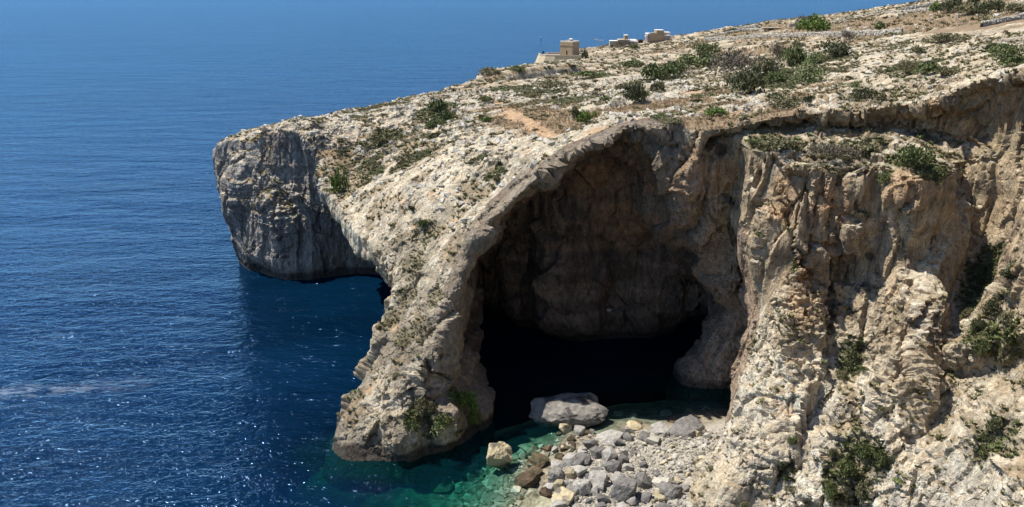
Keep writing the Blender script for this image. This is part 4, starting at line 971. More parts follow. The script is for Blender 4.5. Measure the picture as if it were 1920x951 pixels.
BUSH = [
    (1313, 120, 66, 26, 'green', 'wide green bush at the left end of the row of large bushes'),
    (1370, 130, 86, 48, 'grey', 'big brown grey dry bush, darkest of the row on the plateau'),
    (1402, 166, 66, 36, 'dark', 'rounded dark green bush below the big brown grey one'),
    (1432, 134, 46, 28, 'olive', 'olive bush right of the big brown grey one'),
    (1457, 108, 34, 28, 'grey', 'bare grey dead bush between two green ones'),
    (1488, 112, 46, 30, 'green', 'dense green bush right of the bare grey one'),
    (1530, 112, 54, 24, 'green', 'green bush in the middle of the long hedge on the plateau'),
    (1568, 102, 52, 22, 'dark', 'dark green bush at the right end of the long hedge'),
    (1523, 148, 62, 18, 'green', 'low spreading green bush under the long hedge'),
    (1453, 152, 32, 20, 'green', 'small green bush touching the rounded dark green one'),
    (1324, 95, 42, 18, 'green', 'green bush above the left end of the row'),
    (1507, 46, 40, 15, 'grey', 'brown bush on the skyline behind the stone hut'),
    (1527, 54, 50, 22, 'bright', 'bright green bush near the skyline right of the stone hut'),
    (1647, 53, 22, 11, 'green', 'small round green bush in the dry field'),
    (1777, 18, 36, 19, 'dark', 'dark round bush on the skyline near the top right'),
    (1751, 19, 18, 13, 'bright', 'fresh green bush left of the dark round skyline one'),
    (1815, 22, 50, 18, 'olive', 'long olive bush in the top right field, left half'),
    (1850, 20, 44, 18, 'dark', 'long dark bush in the top right field, right half'),
    (1822, 5, 18, 9, 'dark', 'dark bush cut by the top edge of the view'),
    (1900, 20, 36, 12, 'olive', 'olive bush at the upper right corner'),
    (1858, 43, 40, 12, 'green', 'green bush leaning on the long field wall at right'),
    (1828, 57, 38, 14, 'green', 'green bush below the end of the field wall'),
    (1768, 75, 40, 14, 'olive', 'olive bush at the upper edge of the white slabs'),
    (1702, 131, 32, 18, 'olive', 'olive bush in the middle of the white slabs, left of a long low one'),
    (1740, 134, 40, 18, 'green', 'green bush in the middle of the white slabs'),
    (1775, 138, 38, 14, 'olive', 'low olive bush right of the green one on the slabs'),
    (1855, 92, 16, 13, 'dark', 'small dark bush standing upright on the white slabs'),
    (1885, 99, 56, 18, 'green', 'wide green bush near the right edge on the slabs'),
    (1892, 119, 50, 20, 'green', 'green bush just above the overhanging lip at the right edge'),
    (1605, 160, 26, 12, 'green', 'small green cushion in the middle of bare rock'),
    (1620, 181, 36, 16, 'dark', 'dark ragged bush near the cliff lip'),
    (1656, 184, 22, 12, 'olive', 'small olive bush right of the dark ragged one'),
    (1475, 196, 50, 18, 'olive', 'flat olive bush close to the lip above the buttresses'),
    (1515, 191, 24, 11, 'dark', 'small dark cushion right of the flat olive one'),
    (1454, 184, 28, 12, 'dark', 'small dark bush above the flat olive one'),
    (1347, 214, 36, 14, 'bright', 'bright green cushion above the right end of the arch'),
    (1587, 71, 32, 13, 'grey', 'grey bush against the long dry stone wall'),
    (1497, 87, 20, 12, 'olive', 'small olive bush below the dry stone wall'),
    (1545, 88, 18, 9, 'olive', 'small olive bush right under the dry stone wall'),
    (1720, 97, 22, 10, 'olive', 'low olive bush on the upper white slabs'),
    (1098, 224, 30, 22, 'bright', 'vivid green bush beside the dry grass'),
    (1080, 218, 24, 18, 'dark', 'dark bush hugging the vivid green one'),
    (1192, 182, 40, 40, 'dark', 'tall dark brown green bush standing above the cave roof'),
    (1232, 168, 24, 20, 'olive', 'thin olive bush right of the tall dark one'),
    (1225, 142, 44, 30, 'green', 'dense green thicket behind the tall dark bush, left part'),
    (1262, 134, 50, 30, 'green', 'dense green thicket behind the tall dark bush, right part'),
    (1165, 166, 26, 12, 'olive', 'low olive bush left of the tall dark one'),
    (970, 129, 30, 9, 'green', 'low green bush on the skyline left of the tower terrace'),
    (920, 136, 32, 12, 'olive', 'olive bush on the skyline above the grey scarp'),
    (1000, 179, 34, 12, 'olive', 'grey green bush above the orange path'),
    (1116, 179, 24, 9, 'grey', 'grey cushion among white stones in the middle of the slope'),
    (1136, 186, 22, 8, 'green', 'green cushion below the grey one'),
    (908, 187, 24, 11, 'green', 'green bush at the upper end of the orange path'),
    (914, 225, 18, 9, 'bright', 'bright green cushion left of the orange path'),
    (1108, 142, 52, 12, 'green', 'long green bush patch below the tower'),
    (1185, 122, 42, 13, 'green', 'green bush patch right of the tower'),
    (1040, 160, 50, 12, 'olive', 'olive bush patch under the grey scarp'),
    (1258, 230, 36, 13, 'olive', 'olive bush on the rim of the cave roof'),
    (1236, 220, 34, 11, 'green', 'green bush behind the one on the rim of the cave roof'),
    (822, 203, 34, 24, 'green', 'upper bush of the large green thicket on the white slope'),
    (838, 222, 34, 24, 'green', 'middle bush of the large green thicket on the white slope'),
    (812, 236, 34, 22, 'green', 'lower bush of the large green thicket on the white slope'),
    (634, 352, 24, 34, 'bright', 'fresh green plant hanging on the edge facing the headland'),
    (711, 268, 30, 14, 'olive', 'olive bush on the ridge left of the large thicket'),
    (760, 298, 38, 12, 'olive', 'flat olive bush on the white slope below the large thicket'),
    (702, 310, 34, 12, 'olive', 'olive bush near the edge facing the headland'),
    (792, 421, 26, 14, 'green', 'green cushion low on the boulder slope'),
    (772, 392, 16, 10, 'dark', 'small dark cushion on the boulder slope'),
    (936, 302, 14, 14, 'dark', 'small upright dark bush above the arch, upper one'),
    (930, 337, 20, 14, 'olive', 'small upright bush above the arch, lower one'),
    (872, 758, 40, 30, 'bright', 'bright green bush on the lower right of the arch leg'),
    (882, 790, 34, 26, 'bright', 'bright green bush above the waterline of the arch leg'),
    (832, 792, 46, 24, 'green', 'green bush on the ledge near the foot of the arch leg'),
    (795, 768, 30, 26, 'olive', 'olive bush left of the bright ones on the arch leg'),
    (845, 735, 40, 22, 'green', 'dark green bush highest on the lower arch leg'),
    (775, 800, 26, 18, 'green', 'small green bush lowest on the left of the arch leg'),
    (1460, 272, 66, 18, 'olive', 'olive bushes crowning the leftmost buttress'),
    (1565, 290, 60, 26, 'grey', 'grey green bush crowning the middle buttress, left'),
    (1610, 282, 60, 20, 'olive', 'olive bush crowning the middle buttress, right'),
    (1708, 302, 54, 30, 'green', 'dense green bush crowning the right buttress'),
    (1665, 328, 28, 20, 'green', 'green bush hanging left of the dense crowning one'),
    (1752, 322, 36, 20, 'green', 'green bush on the right shoulder of the right buttress'),
    (1598, 655, 42, 44, 'dark', 'dark bush in the recess of the lower cliff'),
    (1618, 690, 34, 20, 'green', 'green bush under the dark one in the recess'),
    (1578, 705, 28, 20, 'olive', 'olive bush left under the dark one in the recess'),
    (1555, 735, 24, 18, 'olive', 'small olive bush lower left of the recess'),
    (1652, 860, 38, 44, 'green', 'tall green bush in the large thicket low on the cliff, right'),
    (1620, 850, 38, 40, 'green', 'green bush in the large thicket low on the cliff, middle'),
    (1588, 880, 42, 40, 'green', 'green bush in the large thicket low on the cliff, left'),
    (1556, 920, 36, 40, 'green', 'lowest left bush of the large thicket on the cliff'),
    (1612, 905, 30, 30, 'olive', 'olive bush at the bottom of the large thicket'),
    (1560, 850, 26, 26, 'olive', 'olive bush at the upper left of the large thicket'),
    (1872, 788, 32, 28, 'dark', 'round dark green bush on the scree at the right edge'),
    (1852, 825, 26, 18, 'dark', 'small dark green bush on the scree, third from the bottom'),
    (1852, 850, 22, 18, 'dark', 'small dark green bush on the scree, second from the bottom'),
    (1846, 880, 24, 18, 'green', 'small green bush on the scree, lowest'),
    (1806, 824, 30, 16, 'olive', 'low olive bush on the scree left of the dark ones'),
    (1848, 640, 36, 34, 'green', 'green bush at the foot of the ivy on the right cliff'),
    (1830, 612, 30, 30, 'dark', 'dark bush in the ivy on the right cliff'),
    (1900, 645, 36, 30, 'green', 'green bush at the right edge below the ivy'),
    (1818, 580, 30, 30, 'olive', 'olive bush at the left of the ivy'),
    (1870, 560, 40, 40, 'dark', 'large dark ivy bush on the shaded right cliff'),
    (1900, 500, 40, 44, 'dark', 'dark ivy bush highest on the shaded right cliff'),
    (1845, 505, 34, 40, 'dark', 'dark ivy bush in the gully on the right cliff'),
    (1890, 600, 36, 30, 'olive', 'olive ivy bush near the dead branch'),
    (1480, 920, 46, 24, 'olive', 'olive bush at the bottom of the pale cliff foot'),
    (1392, 940, 32, 22, 'olive', 'grey olive bush at the bottom edge beside the beach'),
    (1485, 818, 26, 16, 'green', 'small green bush on the pale cliff foot'),
    (1650, 765, 24, 14, 'olive', 'small olive bush in the middle of the lower cliff'),
    (1372, 425, 14, 40, 'dark', 'dark plant hanging in the gully beside the cave'),
    (1610, 398, 20, 22, 'dark', 'small dark plant high on the middle buttress'),
    (1632, 432, 20, 18, 'dark', 'small dark plant under the one high on the middle buttress'),
    (1490, 490, 16, 24, 'green', 'small green plant on the lit rib of the cliff'),
    (1095, 106, 12, 14, 'dark', 'small dark tree like bush beside the watchtower'),
    (1170, 84, 30, 14, 'grey', 'dark grey bush in front of the domed building'),
    (1190, 90, 16, 8, 'green', 'green bush right of the grey one at the domed building'),
    (1383, 57, 24, 5, 'dark', 'low dark bush on the skyline above the plastered wall')]
for bsh in BUSH: shrub(*bsh)
# smaller ones, on the ground that carries scrub
def sample(P_, Q_, W_, n_, box=None):
    c = P_[Q_].mean(1); a = np.linalg.norm(np.cross(P_[Q_[:, 1]] - P_[Q_[:, 0]], P_[Q_[:, 3]] - P_[Q_[:, 0]]), axis=1)
    w = a * W_[Q_[:, 0]] * in_view(c, 1.05)
    if w.sum() <= 0: return np.zeros((0, 3), np.float32), np.zeros(0, int)
    f = rs.choice(len(Q_), n_, p=w / w.sum()); t = rs.rand(n_, 2, 1).astype(np.float32)
    q_ = P_[Q_[f]]; p = (q_[:, 0] * (1 - t[:, 0]) + q_[:, 1] * t[:, 0]) * (1 - t[:, 1]) + (q_[:, 3] * (1 - t[:, 0]) + q_[:, 2] * t[:, 0]) * t[:, 1]
    return p, f
upn = sstep(.5, .75, norms(NEAR_P, NEAR_Q)[0][:, 2])
MARK = [(Vector(m_[0]), m_[1]) for m_ in [(ground_hit(*q)[0] or (0, 0, 0), t_) for q, t_ in [((480, 256), 'the headland tip'), ((620, 235), 'the ridge top'), ((822, 215), 'the green thicket'), ((640, 360), 'the edge facing the headland'), ((730, 440), 'the top of the arch leg'),
    ((900, 400), 'the left shoulder of the arch'), ((1100, 265), 'the crown of the arch'), ((985, 235), 'the orange path'), ((1070, 240), 'the dry grass'), ((1020, 150), 'the grey scarp'), ((1067, 112), 'the watchtower'), ((1165, 95), 'the domed building'),
    ((1235, 85), 'the tan house'), ((1192, 190), 'the tall dark bush'), ((1310, 125), 'the row of large bushes'), ((1370, 135), 'the big brown bush'), ((1550, 112), 'the long hedge'), ((1449, 66), 'the stone hut'), ((1527, 60), 'the bright skyline bush'), ((1640, 66), 'the long dry stone wall'),
    ((1640, 130), 'the bare white slabs'), ((1480, 205), 'the lip above the buttresses'), ((1700, 190), 'the lip at right'), ((1860, 125), 'the right edge of the slabs'), ((1900, 50), 'the tumbled wall'), ((1780, 30), 'the top right field')]]]
def describe(p, s, k, label):
    p = Vector(p); m_ = min(MARK, key=lambda q: (q[0] - p).length); d = p - m_[0]
    w_ = 'beside' if d.length < 3 else (('right of' if d.x > 0 else 'left of') if abs(d.x) > abs(d.y) * .6 else ('behind' if d.y > 0 else 'below'))
    return '%s %s %s %s %s' % ('tiny' if s < .6 else 'small' if s < .9 else 'middling' if s < 1.3 else 'large', {'olive': 'olive', 'green': 'green', 'grey': 'grey brown', 'dark': 'dark green'}[k], label, w_, m_[1])
def small(pts, group, label, smin, smax, kinds):
    for i, p in enumerate(pts):
        k = rr.choice(kinds); s = rr.uniform(smin, smax)
        o = bpy.data.objects.new('shrub', shr(k, i)); COL.objects.link(o); o.location = (p[0], p[1], p[2] - s * .15); o.scale = (s, s * rr.uniform(.8, 1.2), s * rr.uniform(.5, .8))
        o.rotation_euler = (0, 0, rr.uniform(0, 6.28)); tag(o, describe(p, s, k, label), 'shrub', group)
pA, _ = sample(NEAR_P, NEAR_Q, NEAR_VEG * upn * (NEAR_P[:, 0] < 14) + 1e-9, 75)
small(pA, 'cushion shrubs on the slope above the arch', 'cushion shrub', .4, 1.1, ['olive', 'green', 'grey', 'olive'])
pB, _ = sample(NEAR_P, NEAR_Q, (NEAR_VEG + .05) * upn * (NEAR_P[:, 0] >= 14) * (NEAR_CV < .5), 110)
small(pB, 'cushion shrubs on the clifftop slabs', 'low shrub', .45, 1.4, ['olive', 'dark', 'grey', 'green'])
pC, _ = sample(FAR[0], FAR[1], FAR[3] + .02, 60)
small(pC, 'shrubs on the distant plateau', 'distant shrub', .7, 2.0, ['olive', 'dark', 'green', 'grey'])
# uncountable scrub, grass and stones
def tuft_proto(nl, spread, up_, wd, seed):
    r = np.random.RandomState(seed); V = []; F_ = []
    for i in range(nl):
        a = r.rand() * 6.28; d = np.array([math.cos(a), math.sin(a), 0]); b0 = d * r.rand() * spread * .5 + [0, 0, r.rand() * .1]
        tip = d * spread * r.uniform(.5, 1) + [0, 0, up_ * r.uniform(.4, 1)]; s = np.array([-d[1], d[0], 0]) * wd * r.uniform(.6, 1.2)
        k = len(V); V += [b0 + s, b0 - s, tip - s * .4, tip + s * .4]; F_.append((k, k + 1, k + 2, k + 3))
    return np.array(V, np.float32), np.array(F_)
def zrot(n_, nrm=None):
    a = rs.rand(n_) * 6.28; c, s = np.cos(a), np.sin(a); o = np.zeros(n_)
    return np.stack([c, -s, o, s, c, o, o, o, o + 1], -1).reshape(-1, 3, 3).astype(np.float32)
def stuff(name, src, W_, n_, size, proto, mat, label, cat, jit=.2, lo=.35):
    p, f = sample(src[0], src[1], W_, n_)
    o = scatter(name, p, size * (lo + rs.rand(len(p)) ** 1.6 * (1 - lo)), proto[0], proto[1], mat, jit=jit, rot=zrot(len(p)))
    tag(o, label, cat, kind='stuff'); return o
NSRC = (NEAR_P, NEAR_Q)
TUFT = tuft_proto(16, 1.0, .8, .24, 4); GRASS = tuft_proto(7, .55, 1.0, .07, 6)
low = sstep(.1, .5, norms(NEAR_P, NEAR_Q)[0][:, 2])
outr = (NEAR_CV < .5) & (NEAR_P[:, 2] > 2)
patch_ = sstep(-.1, .4, fbm(NEAR_P, 6, 3, .5, 71))
stuff('scrub', NSRC, (NEAR_VEG * 1.0 + .03 * patch_) * upn * outr, 21000, .6, TUFT, M_OLIVE, 'olive scrub in the soil pockets of the clifftop rock', 'scrub')
stuff('dark_scrub', NSRC, (NEAR_VEG + NEAR_GREEN * 2) * upn * outr, 6500, .62, TUFT, M_GREEN, 'green scrub patches on the clifftop', 'scrub')
stuff('cliff_plants', NSRC, (NEAR_MOSS * .35 + .14 * patch_ * low * (1 - upn)) * outr, 5200, .36, TUFT, M_MOSS, 'tufts growing on the cliff and the arch leg', 'plants')
stuff('cliff_green_plants', NSRC, (NEAR_MOSS * ((NEAR_P[:, 0] > 20) | (NEAR_P[:, 2] < 10))) * outr, 1500, .5, TUFT, M_GREEN, 'green plants clinging to the cliff and the arch leg', 'plants')
stuff('dry_grass', NSRC, NEAR_DRY * outr, 9000, .5, GRASS, M_DRY, 'dry brown grass beside the orange path', 'grass')
stuff('far_scrub', FAR[:2], FAR[3] + .06, 6000, 1.2, TUFT, M_OLIVE, 'scrub on the distant plateau', 'scrub')
stuff('far_dry_grass', FAR[:2], FAR[4] + .05, 5000, 1.0, GRASS, M_DRY, 'dry grass on the distant plateau', 'grass')
p, f = sample(NEAR_P, NEAR_Q, (.3 + .7 * patch_) * upn * outr * ((NEAR_P[:, 0] < 22) | (NEAR_P[:, 1] > 108) | (NEAR_P[:, 2] > 43.5)) * ((NEAR_P[:, 2] > 25) | (NEAR_P[:, 0] > 14) | (NEAR_P[:, 1] > 130)) * (1 - .8 * sstep(40, 48, NEAR_P[:, 0])) * NEAR_ROCK ** 2, 5200)
o = scatter('loose_stones', p, (.14 + rs.rand(len(p)) ** 3 * .75).astype(np.float32), ICO, ICF, M_LOOSE, flat=.8); tag(o, 'loose white limestone blocks scattered over the clifftop', 'stones', kind='stuff')
p, f = sample(FAR[0], FAR[1], FAR[5] * 0 + 1, 2600)
o = scatter('far_stones', p, (.3 + rs.rand(len(p)) ** 3 * 1.1).astype(np.float32), ICO, ICF, M_LOOSE, flat=.8); tag(o, 'pale stones scattered over the distant plateau', 'stones', kind='stuff')
print('veg', round(time.time() - T0, 1))

# ---------------------------------------------------------------- buildings and walls
def bm_obj(name, bm, mat, parent=None, bev=0.0):
    if bev: bmesh.ops.bevel(bm, geom=bm.edges[:], offset=bev, segments=1, affect='EDGES')
    me = bpy.data.meshes.new(name); bm.normal_update(); bm.to_mesh(me); bm.free(); me.materials.append(mat)
    o = bpy.data.objects.new(name, me); COL.objects.link(o)
    if parent: o.parent = parent
    return o
def add_box(bm, x0, x1, y0, y1, z0, z1, top=1.0):
    cx, cy = (x0 + x1) / 2, (y0 + y1) / 2
    vs = [bm.verts.new((x, y, z0)) for x, y in ((x0, y0), (x1, y0), (x1, y1), (x0, y1))] + [bm.verts.new((cx + (x - cx) * top, cy + (y - cy) * top, z1)) for x, y in ((x0, y0), (x1, y0), (x1, y1), (x0, y1))]
    for f in ((3, 2, 1, 0), (4, 5, 6, 7), (0, 1, 5, 4), (1, 2, 6, 5), (2, 3, 7, 6), (3, 0, 4, 7)): bm.faces.new([vs[i] for i in f])
def box(name, mat, parent, *a, **k):
    bm = bmesh.new(); add_box(bm, *a, **k); return bm_obj(name, bm, mat, parent)
def tube(name, mat, parent, a, b, r0, r1=None, seg=10):
    bm = bmesh.new(); a = Vector(a); b = Vector(b); d = b - a
    bmesh.ops.create_cone(bm, cap_ends=True, segments=seg, radius1=r0, radius2=r1 if r1 is not None else r0, depth=d.length)
    q = d.to_track_quat('Z', 'Y').to_matrix().to_4x4(); q.translation = (a + b) / 2; bm.transform(q)
    return bm_obj(name, bm, mat, parent)
def empty(name, loc, rz, label, cat, group=None):
    o = bpy.data.objects.new(name, None); COL.objects.link(o); o.location = loc; o.rotation_euler = (0, 0, rz); return tag(o, label, cat, group)
def wall_mat(name, c, brick=True):
    m, n, l, b = new_mat(name, .9); tc = n.new('ShaderNodeTexCoord').outputs['Object']
    k = math_(n, l, 'MULTIPLY', remap(n, l, noise(n, l, tc, .6, 5, .6), .3, .7, .82, 1.12), remap(n, l, noise(n, l, tc, 3, 4, .7), .3, .7, .86, 1.12))
    s = n.new('ShaderNodeVectorMath'); s.operation = 'SCALE'; s.inputs[0].default_value = c; l.new(k, s.inputs['Scale']); l.new(s.outputs[0], b.inputs['Base Color'])
    l.new(bump(n, l, noise(n, l, tc, 4, 4, .6), .5, .05), b.inputs['Normal']); return m
W_TAN = wall_mat('tan_limestone', (.40, .295, .175)); W_PALE = wall_mat('pale_limestone', (.47, .39, .26)); W_WHITE = wall_mat('whitewash', (.72, .70, .66)); W_DARK = wall_mat('dark_opening', (.03, .026, .022))
W_GREY = wall_mat('grey_masonry', (.30, .25, .22)); W_BROWN = wall_mat('brown_plaster', (.20, .155, .13)); W_METAL = wall_mat('galvanised_metal', (.45, .46, .47)); W_WOOD = wall_mat('weathered_wood', (.30, .26, .20)); W_PAVE = wall_mat('terrace_paving', (.27, .22, .20))
# watchtower on its round-ended terrace
tx, ty, tz = at_y(1067, 102, 430)
t = empty('tower_terrace', (tx, ty, tz), 0, 'low rounded battery terrace with sloping pale walls under the watchtower', 'terrace')
pts = [(-16.5, 4), (-15.8, -2), (-13, -6), (-8, -8), (0, -8.6), (9, -8), (9, 9), (-12, 9)]
bm = bmesh.new(); lo_ = [bm.verts.new((x * 1.08 - .6, y * 1.12, -5.2)) for x, y in pts]; hi_ = [bm.verts.new((x, y, -.55)) for x, y in pts]
bm.faces.new(hi_)
for i in range(len(pts)): bm.faces.new((lo_[i], lo_[(i + 1) % 8], hi_[(i + 1) % 8], hi_[i]))
bm_obj('battered_wall', bm, W_PALE, t)
bm = bmesh.new()
for s0, s1 in ((1.0, 1.0),):
    o_ = [(x, y) for x, y in pts]; i_ = [(x * .955, y * .92) for x, y in pts]
    for k in range(7):
        a, b_, c_, d_ = o_[k], o_[k + 1], i_[k + 1], i_[k]
        lo4 = [bm.verts.new((x, y, -.55)) for x, y in (a, b_, c_, d_)]; hi4 = [bm.verts.new((x, y, .25)) for x, y in (a, b_, c_, d_)]
        bm.faces.new(hi4)
        for j in range(4): bm.faces.new((lo4[j], lo4[(j + 1) % 4], hi4[(j + 1) % 4], hi4[j]))
bm_obj('parapet', bm, W_PALE, t)
bm = bmesh.new(); bm.faces.new([bm.verts.new((x * .955, y * .92, -.5)) for x, y in pts]); bm_obj('paving', bm, W_PAVE, t)
t = empty('watchtower', (tx + .3, ty + 1, tz - .4), R(-33), 'square tan stone watchtower with a small turret on its roof', 'tower')
hw = 3.9
box('wall', W_TAN, t, -hw, hw, -hw, hw, 0, 5.2, top=.97)
box('cornice', W_PALE, t, -hw * 1.02, hw * 1.02, -hw * 1.02, hw * 1.02, 5.2, 5.45)
box('upper_wall', W_TAN, t, -hw * .97, hw * .97, -hw * .97, hw * .97, 5.45, 6.9)
bm = bmesh.new()
for x0, x1, y0, y1 in ((-hw, -1.2, -hw, -hw + .5), (.8, hw, -hw, -hw + .5), (-hw, -hw + .5, -hw + .5, -1.0), (-hw, -hw + .5, 1.2, hw), (hw - .5, hw, -hw + .5, hw - .5), (-hw + .5, hw, hw - .5, hw)):
    add_box(bm, x0 * .97, x1 * .97, y0 * .97, y1 * .97, 6.9, 7.45)
bm_obj('parapet', bm, W_WHITE, t)
tube('turret', W_PALE, t, (.6, .2, 6.9), (.6, .2, 8.3), 1.15, 1.05, 12)
tube('turret_roof', W_WHITE, t, (.6, .2, 8.3), (.6, .2, 8.6), 1.2, .5, 12)
box('door', W_DARK, t, .1, .75, -hw - .05, -hw + .2, .35, 2.5)
box('window', W_DARK, t, -hw - .05, -hw + .2, 1.6, 2.1, 2.0, 2.7)
for u in (1071, 1043, 1077):
    p = at_y(u, 105.5, 425)
# lamp with three heads
lx, ly, lz = at_y(1122, 93, 455)
t = empty('street_lamp', (lx, ly, lz), 0, 'tall thin street lamp with three white heads between the tower and the domed building', 'street lamp')
tube('pole', W_METAL, t, (0, 0, -2), (0, 0, 5.2), .2, .14)
for hx, hy, hz in ((-1.9, 0, 5.5), (-.9, .3, 5.4), (2.1, 0, 5.1)):
    tube('arm', W_METAL, t, (0, 0, 5.0), (hx, hy, hz), .12)
    box('lamp_head', W_WHITE, t, hx - .6, hx + .6, hy - .2, hy + .2, hz - .02, hz + .2)
# building with arched door
bx_, by_, bz_ = at_y(1143, 90, 462)
t = empty('domed_building', (bx_, by_, bz_), R(-4), 'low cream flat roofed building with a drum on its roof behind a dark bush', 'building')
box('front_wing', W_PALE, t, 0, 7.4, 0, 6, -3, 3.7); box('roof_edge', W_WHITE, t, -.1, 7.3, -.1, 6.1, 3.7, 3.95)
box('main_wing', W_PALE, t, 4.6, 9.4, -.6, 7.5, -3, 4.7); box('rear_wing', W_PALE, t, 9.4, 15.8, .5, 8, -3, 3.6)
box('white_roof', W_WHITE, t, 9.42, 15.9, .4, 8.1, 3.6, 4.5, top=.82)
tube('roof_drum', W_TAN, t, (9.2, 2.5, 4.7), (9.2, 2.5, 7.0), 1.35, 1.3, 12); tube('drum_top', W_WHITE, t, (9.2, 2.5, 7.0), (9.2, 2.5, 7.3), 1.5, 1.1, 12)
box('window', W_DARK, t, 5.7, 6.25, -.66, -.4, 1.6, 3.9)
bm = bmesh.new(); q = [(1.5 + .65 * math.cos(a), 1.0 + .65 * math.sin(a)) for a in [i * math.pi / 8 for i in range(9)]] + [(.85, -1), (2.15, -1)]
f = bm.faces.new([bm.verts.new((x, -.06, z)) for x, z in q]); bm_obj('door', bm, W_DARK, t)
tube('antenna', W_METAL, t, (7.9, 2, 4.7), (7.9, 2, 9.2), .05)
# third building
cx_, cy_, cz_ = at_y(1214, 80, 470)
t = empty('flat_roofed_house', (cx_, cy_, cz_), R(3), 'tan stone house with raised middle block, rightmost of the three far buildings', 'house')
box('left_wing', W_GREY, t, 0, 5.0, 0, 7, -3, 4.6); box('front_wall', W_TAN, t, 1.2, 9.6, -.7, 5, 1.2, 5.2); box('lower_wall', W_BROWN, t, 1.2, 9.6, -.66, 5, -3, 1.2)
box('middle_block', W_TAN, t, 5.0, 9.4, -.3, 6, 5.2, 6.9); box('right_wing', W_GREY, t, 9.6, 13.2, -1.2, 5, -3, 3.9); box('rear_wing', W_PALE, t, 9.4, 13.6, 2, 8, 3.9, 5.4)
box('roof_edge', W_WHITE, t, -.2, 5.0, -.2, 7.2, 4.6, 5.2); box('roof_edge', W_WHITE, t, 9.5, 13.4, -1.3, 2.0, 3.9, 4.2); box('roof_edge', W_WHITE, t, 4.9, 9.5, -.4, 6.1, 6.9, 7.1); box('roof_edge', W_WHITE, t, 9.6, 13.8, 1.9, 8.2, 5.4, 5.7)
box('balcony', W_WHITE, t, -1.2, -.05, 1, 3, 3.3, 4.0)
t = empty('parked_van', (cx_ - 4.4, cy_ - 2, cz_ - .2), R(12), 'tiny dark vehicle roof showing left of the tan house', 'van')
box('body', W_DARK, t, -1.3, 1.3, -.9, .9, .3, 1.7, top=.9)
for wx_ in (-.8, .8): tube('wheel', W_DARK, t, (wx_, -.95, .3), (wx_, .95, .3), .32, seg=10)
# dry stone walls
def wall(line, hgt, thick, label, mat=None, name='dry_stone_wall', stones=True):
    pts = []
    for u, v, d in line:
        x, y, z = at_y(u, v, d); pts.append((x, y))
    dense = []
    for a, b_ in zip(pts, pts[1:]):
        n_ = max(2, int(math.hypot(b_[0] - a[0], b_[1] - a[1]) / 1.2))
        for i in range(n_): dense.append((a[0] + (b_[0] - a[0]) * i / n_, a[1] + (b_[1] - a[1]) * i / n_))
    dense.append(pts[-1]); X_ = np.array(dense); X_ += (rs.rand(*X_.shape) - .5) * .3
    Zt = top_at(X_[:, 0].astype(np.float32), X_[:, 1].astype(np.float32))
    t = empty(name, (X_[0, 0], X_[0, 1], Zt[0]), 0, label, 'wall'); o0 = np.array([X_[0, 0], X_[0, 1], Zt[0]])
    V = []; F_ = []
    for i in range(len(X_)):
        a = X_[max(i - 1, 0)]; b_ = X_[min(i + 1, len(X_) - 1)]; d = (b_ - a) / (np.linalg.norm(b_ - a) + 1e-6); nrm = np.array([-d[1], d[0]])
        h_ = hgt * .8 * (1 + (rs.rand() - .5) * .25)
        for s_, zz in ((-1, -1.2), (-.8, h_), (.8, h_), (1, -1.2)):
            V.append([*(X_[i] + nrm * s_ * thick / 2), Zt[i] + zz])
    for i in range(len(X_) - 1):
        for j in range(3): F_.append((i * 4 + j, i * 4 + j + 1, i * 4 + 5 + j, i * 4 + 4 + j))
    fast_mesh('wall_core', np.array(V) - o0, np.array(F_), mat or M_LOOSE, smooth=False, parent=t)
    if stones:
        n_ = int(len(X_) * 16); k = rs.randint(0, len(X_) - 1, n_); tt = rs.rand(n_, 1)
        base = X_[k] * (1 - tt) + X_[k + 1] * tt; d = X_[k + 1] - X_[k]; d /= np.linalg.norm(d, axis=1, keepdims=True) + 1e-6
        sd = rs.choice([-1, 0, 1], n_); base = base + np.stack([-d[:, 1], d[:, 0]], 1) * (sd * thick * .48)[:, None]
        z_ = Zt[k] * (1 - tt[:, 0]) + Zt[k + 1] * tt[:, 0] + np.where(sd == 0, hgt, rs.rand(n_) * hgt)
        s_ = scatter('stones', np.stack([base[:, 0], base[:, 1], z_], 1) - o0, .22 + rs.rand(n_) * .34, ICO, ICF, M_LOOSE); s_.parent = t; s_['kind'] = 'stuff'
    return t
wall([(1322, 80, 400), (1440, 75, 350), (1560, 68, 300), (1650, 64, 270), (1690, 62, 258)], 1.5, .9, 'long dry stone wall crossing the plateau below the stone hut')
wall([(1322, 78, 425), (1345, 72, 430), (1400, 66, 425), (1440, 62, 405)], 1.1, .8, 'short curving dry stone wall left of the stone hut')
wall([(1480, 52, 410), (1505, 42, 412), (1520, 34, 410), (1545, 34, 400)], 1.3, .8, 'dry stone wall climbing the skyline above the brown bush')
wall([(1690, 34, 330), (1730, 22, 330), (1752, 10, 330)], 1.5, .9, 'dry stone wall enclosing a field by the top skyline')
wall([(1660, 36, 340), (1700, 40, 320), (1760, 42, 300)], 1.0, .8, 'low dry stone wall in front of the skyline field')
wall([(1840, 56, 210), (1870, 46, 215), (1925, 38, 220)], 1.3, .9, 'tumbled dry stone wall above the white slabs at the right edge')
wall([(1560, 36, 390), (1620, 31, 395), (1660, 26, 395)], .9, .8, 'dry stone wall along the skyline right of the bright green bush')
wall([(1357, 66, 440), (1380, 65, 436)], 2.2, .7, 'brown plastered wall with a pale coping on the skyline', W_BROWN, 'plastered_wall', False)
wall([(1380, 65, 436), (1420, 62, 428)], 1.5, .7, 'lower rough wall continuing right from the plastered one')
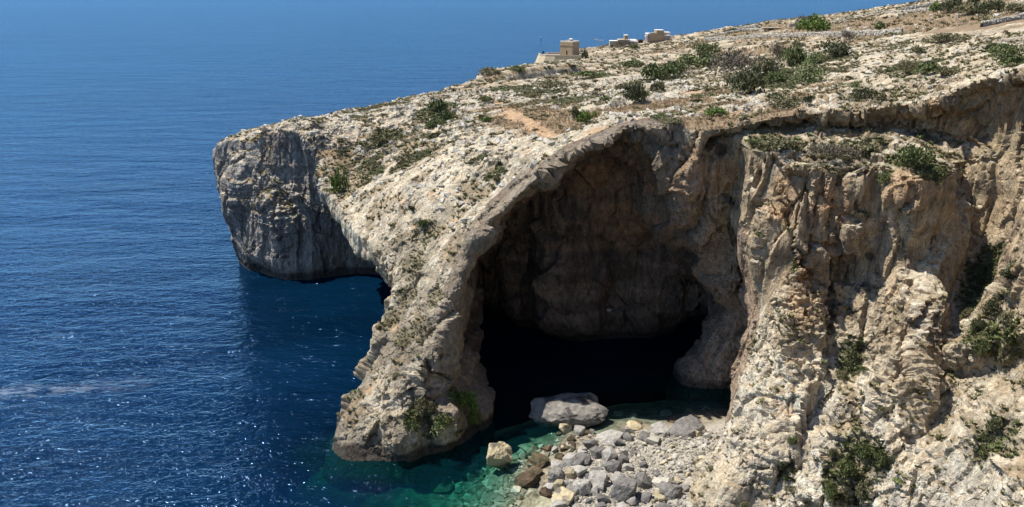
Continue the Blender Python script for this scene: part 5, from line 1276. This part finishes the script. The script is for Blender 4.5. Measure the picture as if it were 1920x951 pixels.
# hut
hx, hy, hz = at_y(1449, 62, 405)
t = empty('stone_hut', (hx, hy, hz), R(-6), 'small ruined stone hut with a dark doorway and window on the plateau', 'hut')
box('wall', W_TAN, t, -4.6, 3.6, 0, 4, -1, 2.3); box('roof_slab', W_PALE, t, -5.0, 3.9, -.5, 4.2, 2.3, 2.65)
box('window', W_DARK, t, -2.4, .2, -.06, .3, 1.1, 2.1); box('doorway', W_DARK, t, .9, 1.9, -.07, .3, -.6, 2.1); box('pier', W_PALE, t, .35, .75, -.5, 0, -1, 2.3)
px, py_, pz_ = at_y(1388.5, 58, 445)
t = empty('white_post', (px, py_, pz_ - 1), 0, 'thin white post on the skyline above the plastered wall', 'post')
tube('pole', W_METAL, t, (0, 0, 0), (0, 0, 2.2), .08); box('head', W_WHITE, t, -.22, .22, -.2, .2, 2.2, 3.0)
# buoy and far boats
bx2 = at_z(1018, 98, 0)
def buoy(u, v, mat, label, r):
    x, y, _ = at_z(u, v, 0); t = empty('buoy', (x, y, 0), 0, label, 'buoy')
    tube('float', mat, t, (0, 0, -.4), (0, 0, r), r, r * .8, 14)
buoy(1018.5, 98, W_DARK, 'dark buoy on the open sea left of the tower terrace', 1.0)
buoy(1014, 71, W_WHITE, 'white buoy on the open sea above the tower terrace', .9)
# dead branches on the right-hand cliff
def branch(pix, label, r=.09):
    pts = []
    for u, v in pix:
        p, nn_ = ground_hit(u, v)
        if p is None: return
        if nn_.dot(p - Vector((0, 0, CAM_H))) > 0: nn_ = -nn_
        pts.append(p + nn_ * .25)
    t = empty('dead_branch', pts[0], 0, label, 'branch')
    bm = bmesh.new(); ring = []
    for i, p in enumerate(pts):
        d = (pts[min(i + 1, len(pts) - 1)] - pts[max(i - 1, 0)]).normalized(); a = d.orthogonal().normalized(); b_ = d.cross(a); rr_ = r * (1 - .6 * i / len(pts))
        ring.append([bm.verts.new(p - pts[0] + (a * math.cos(k * 1.047) + b_ * math.sin(k * 1.047)) * rr_) for k in range(6)])
    for i in range(len(ring) - 1):
        for k in range(6): bm.faces.new((ring[i][k], ring[i][(k + 1) % 6], ring[i + 1][(k + 1) % 6], ring[i + 1][k]))
    bm_obj('stem', bm, W_WOOD, t)
    m_ = len(pts) // 2; tube('twig', W_WOOD, t, pts[m_] - pts[0], pts[m_] - pts[0] + Vector((.5, -.2, .9)), r * .5, r * .2, 5)
branch([(1872, 612), (1880, 595), (1886, 578), (1892, 562)], 'pale bare branch sticking out of the ivy at the right edge', .05)
branch([(1812, 946), (1840, 930), (1860, 912), (1870, 880), (1885, 840), (1902, 812)], 'long bare branch lying on the scree at the lower right', .05)
print('end', round(time.time() - T0, 1))
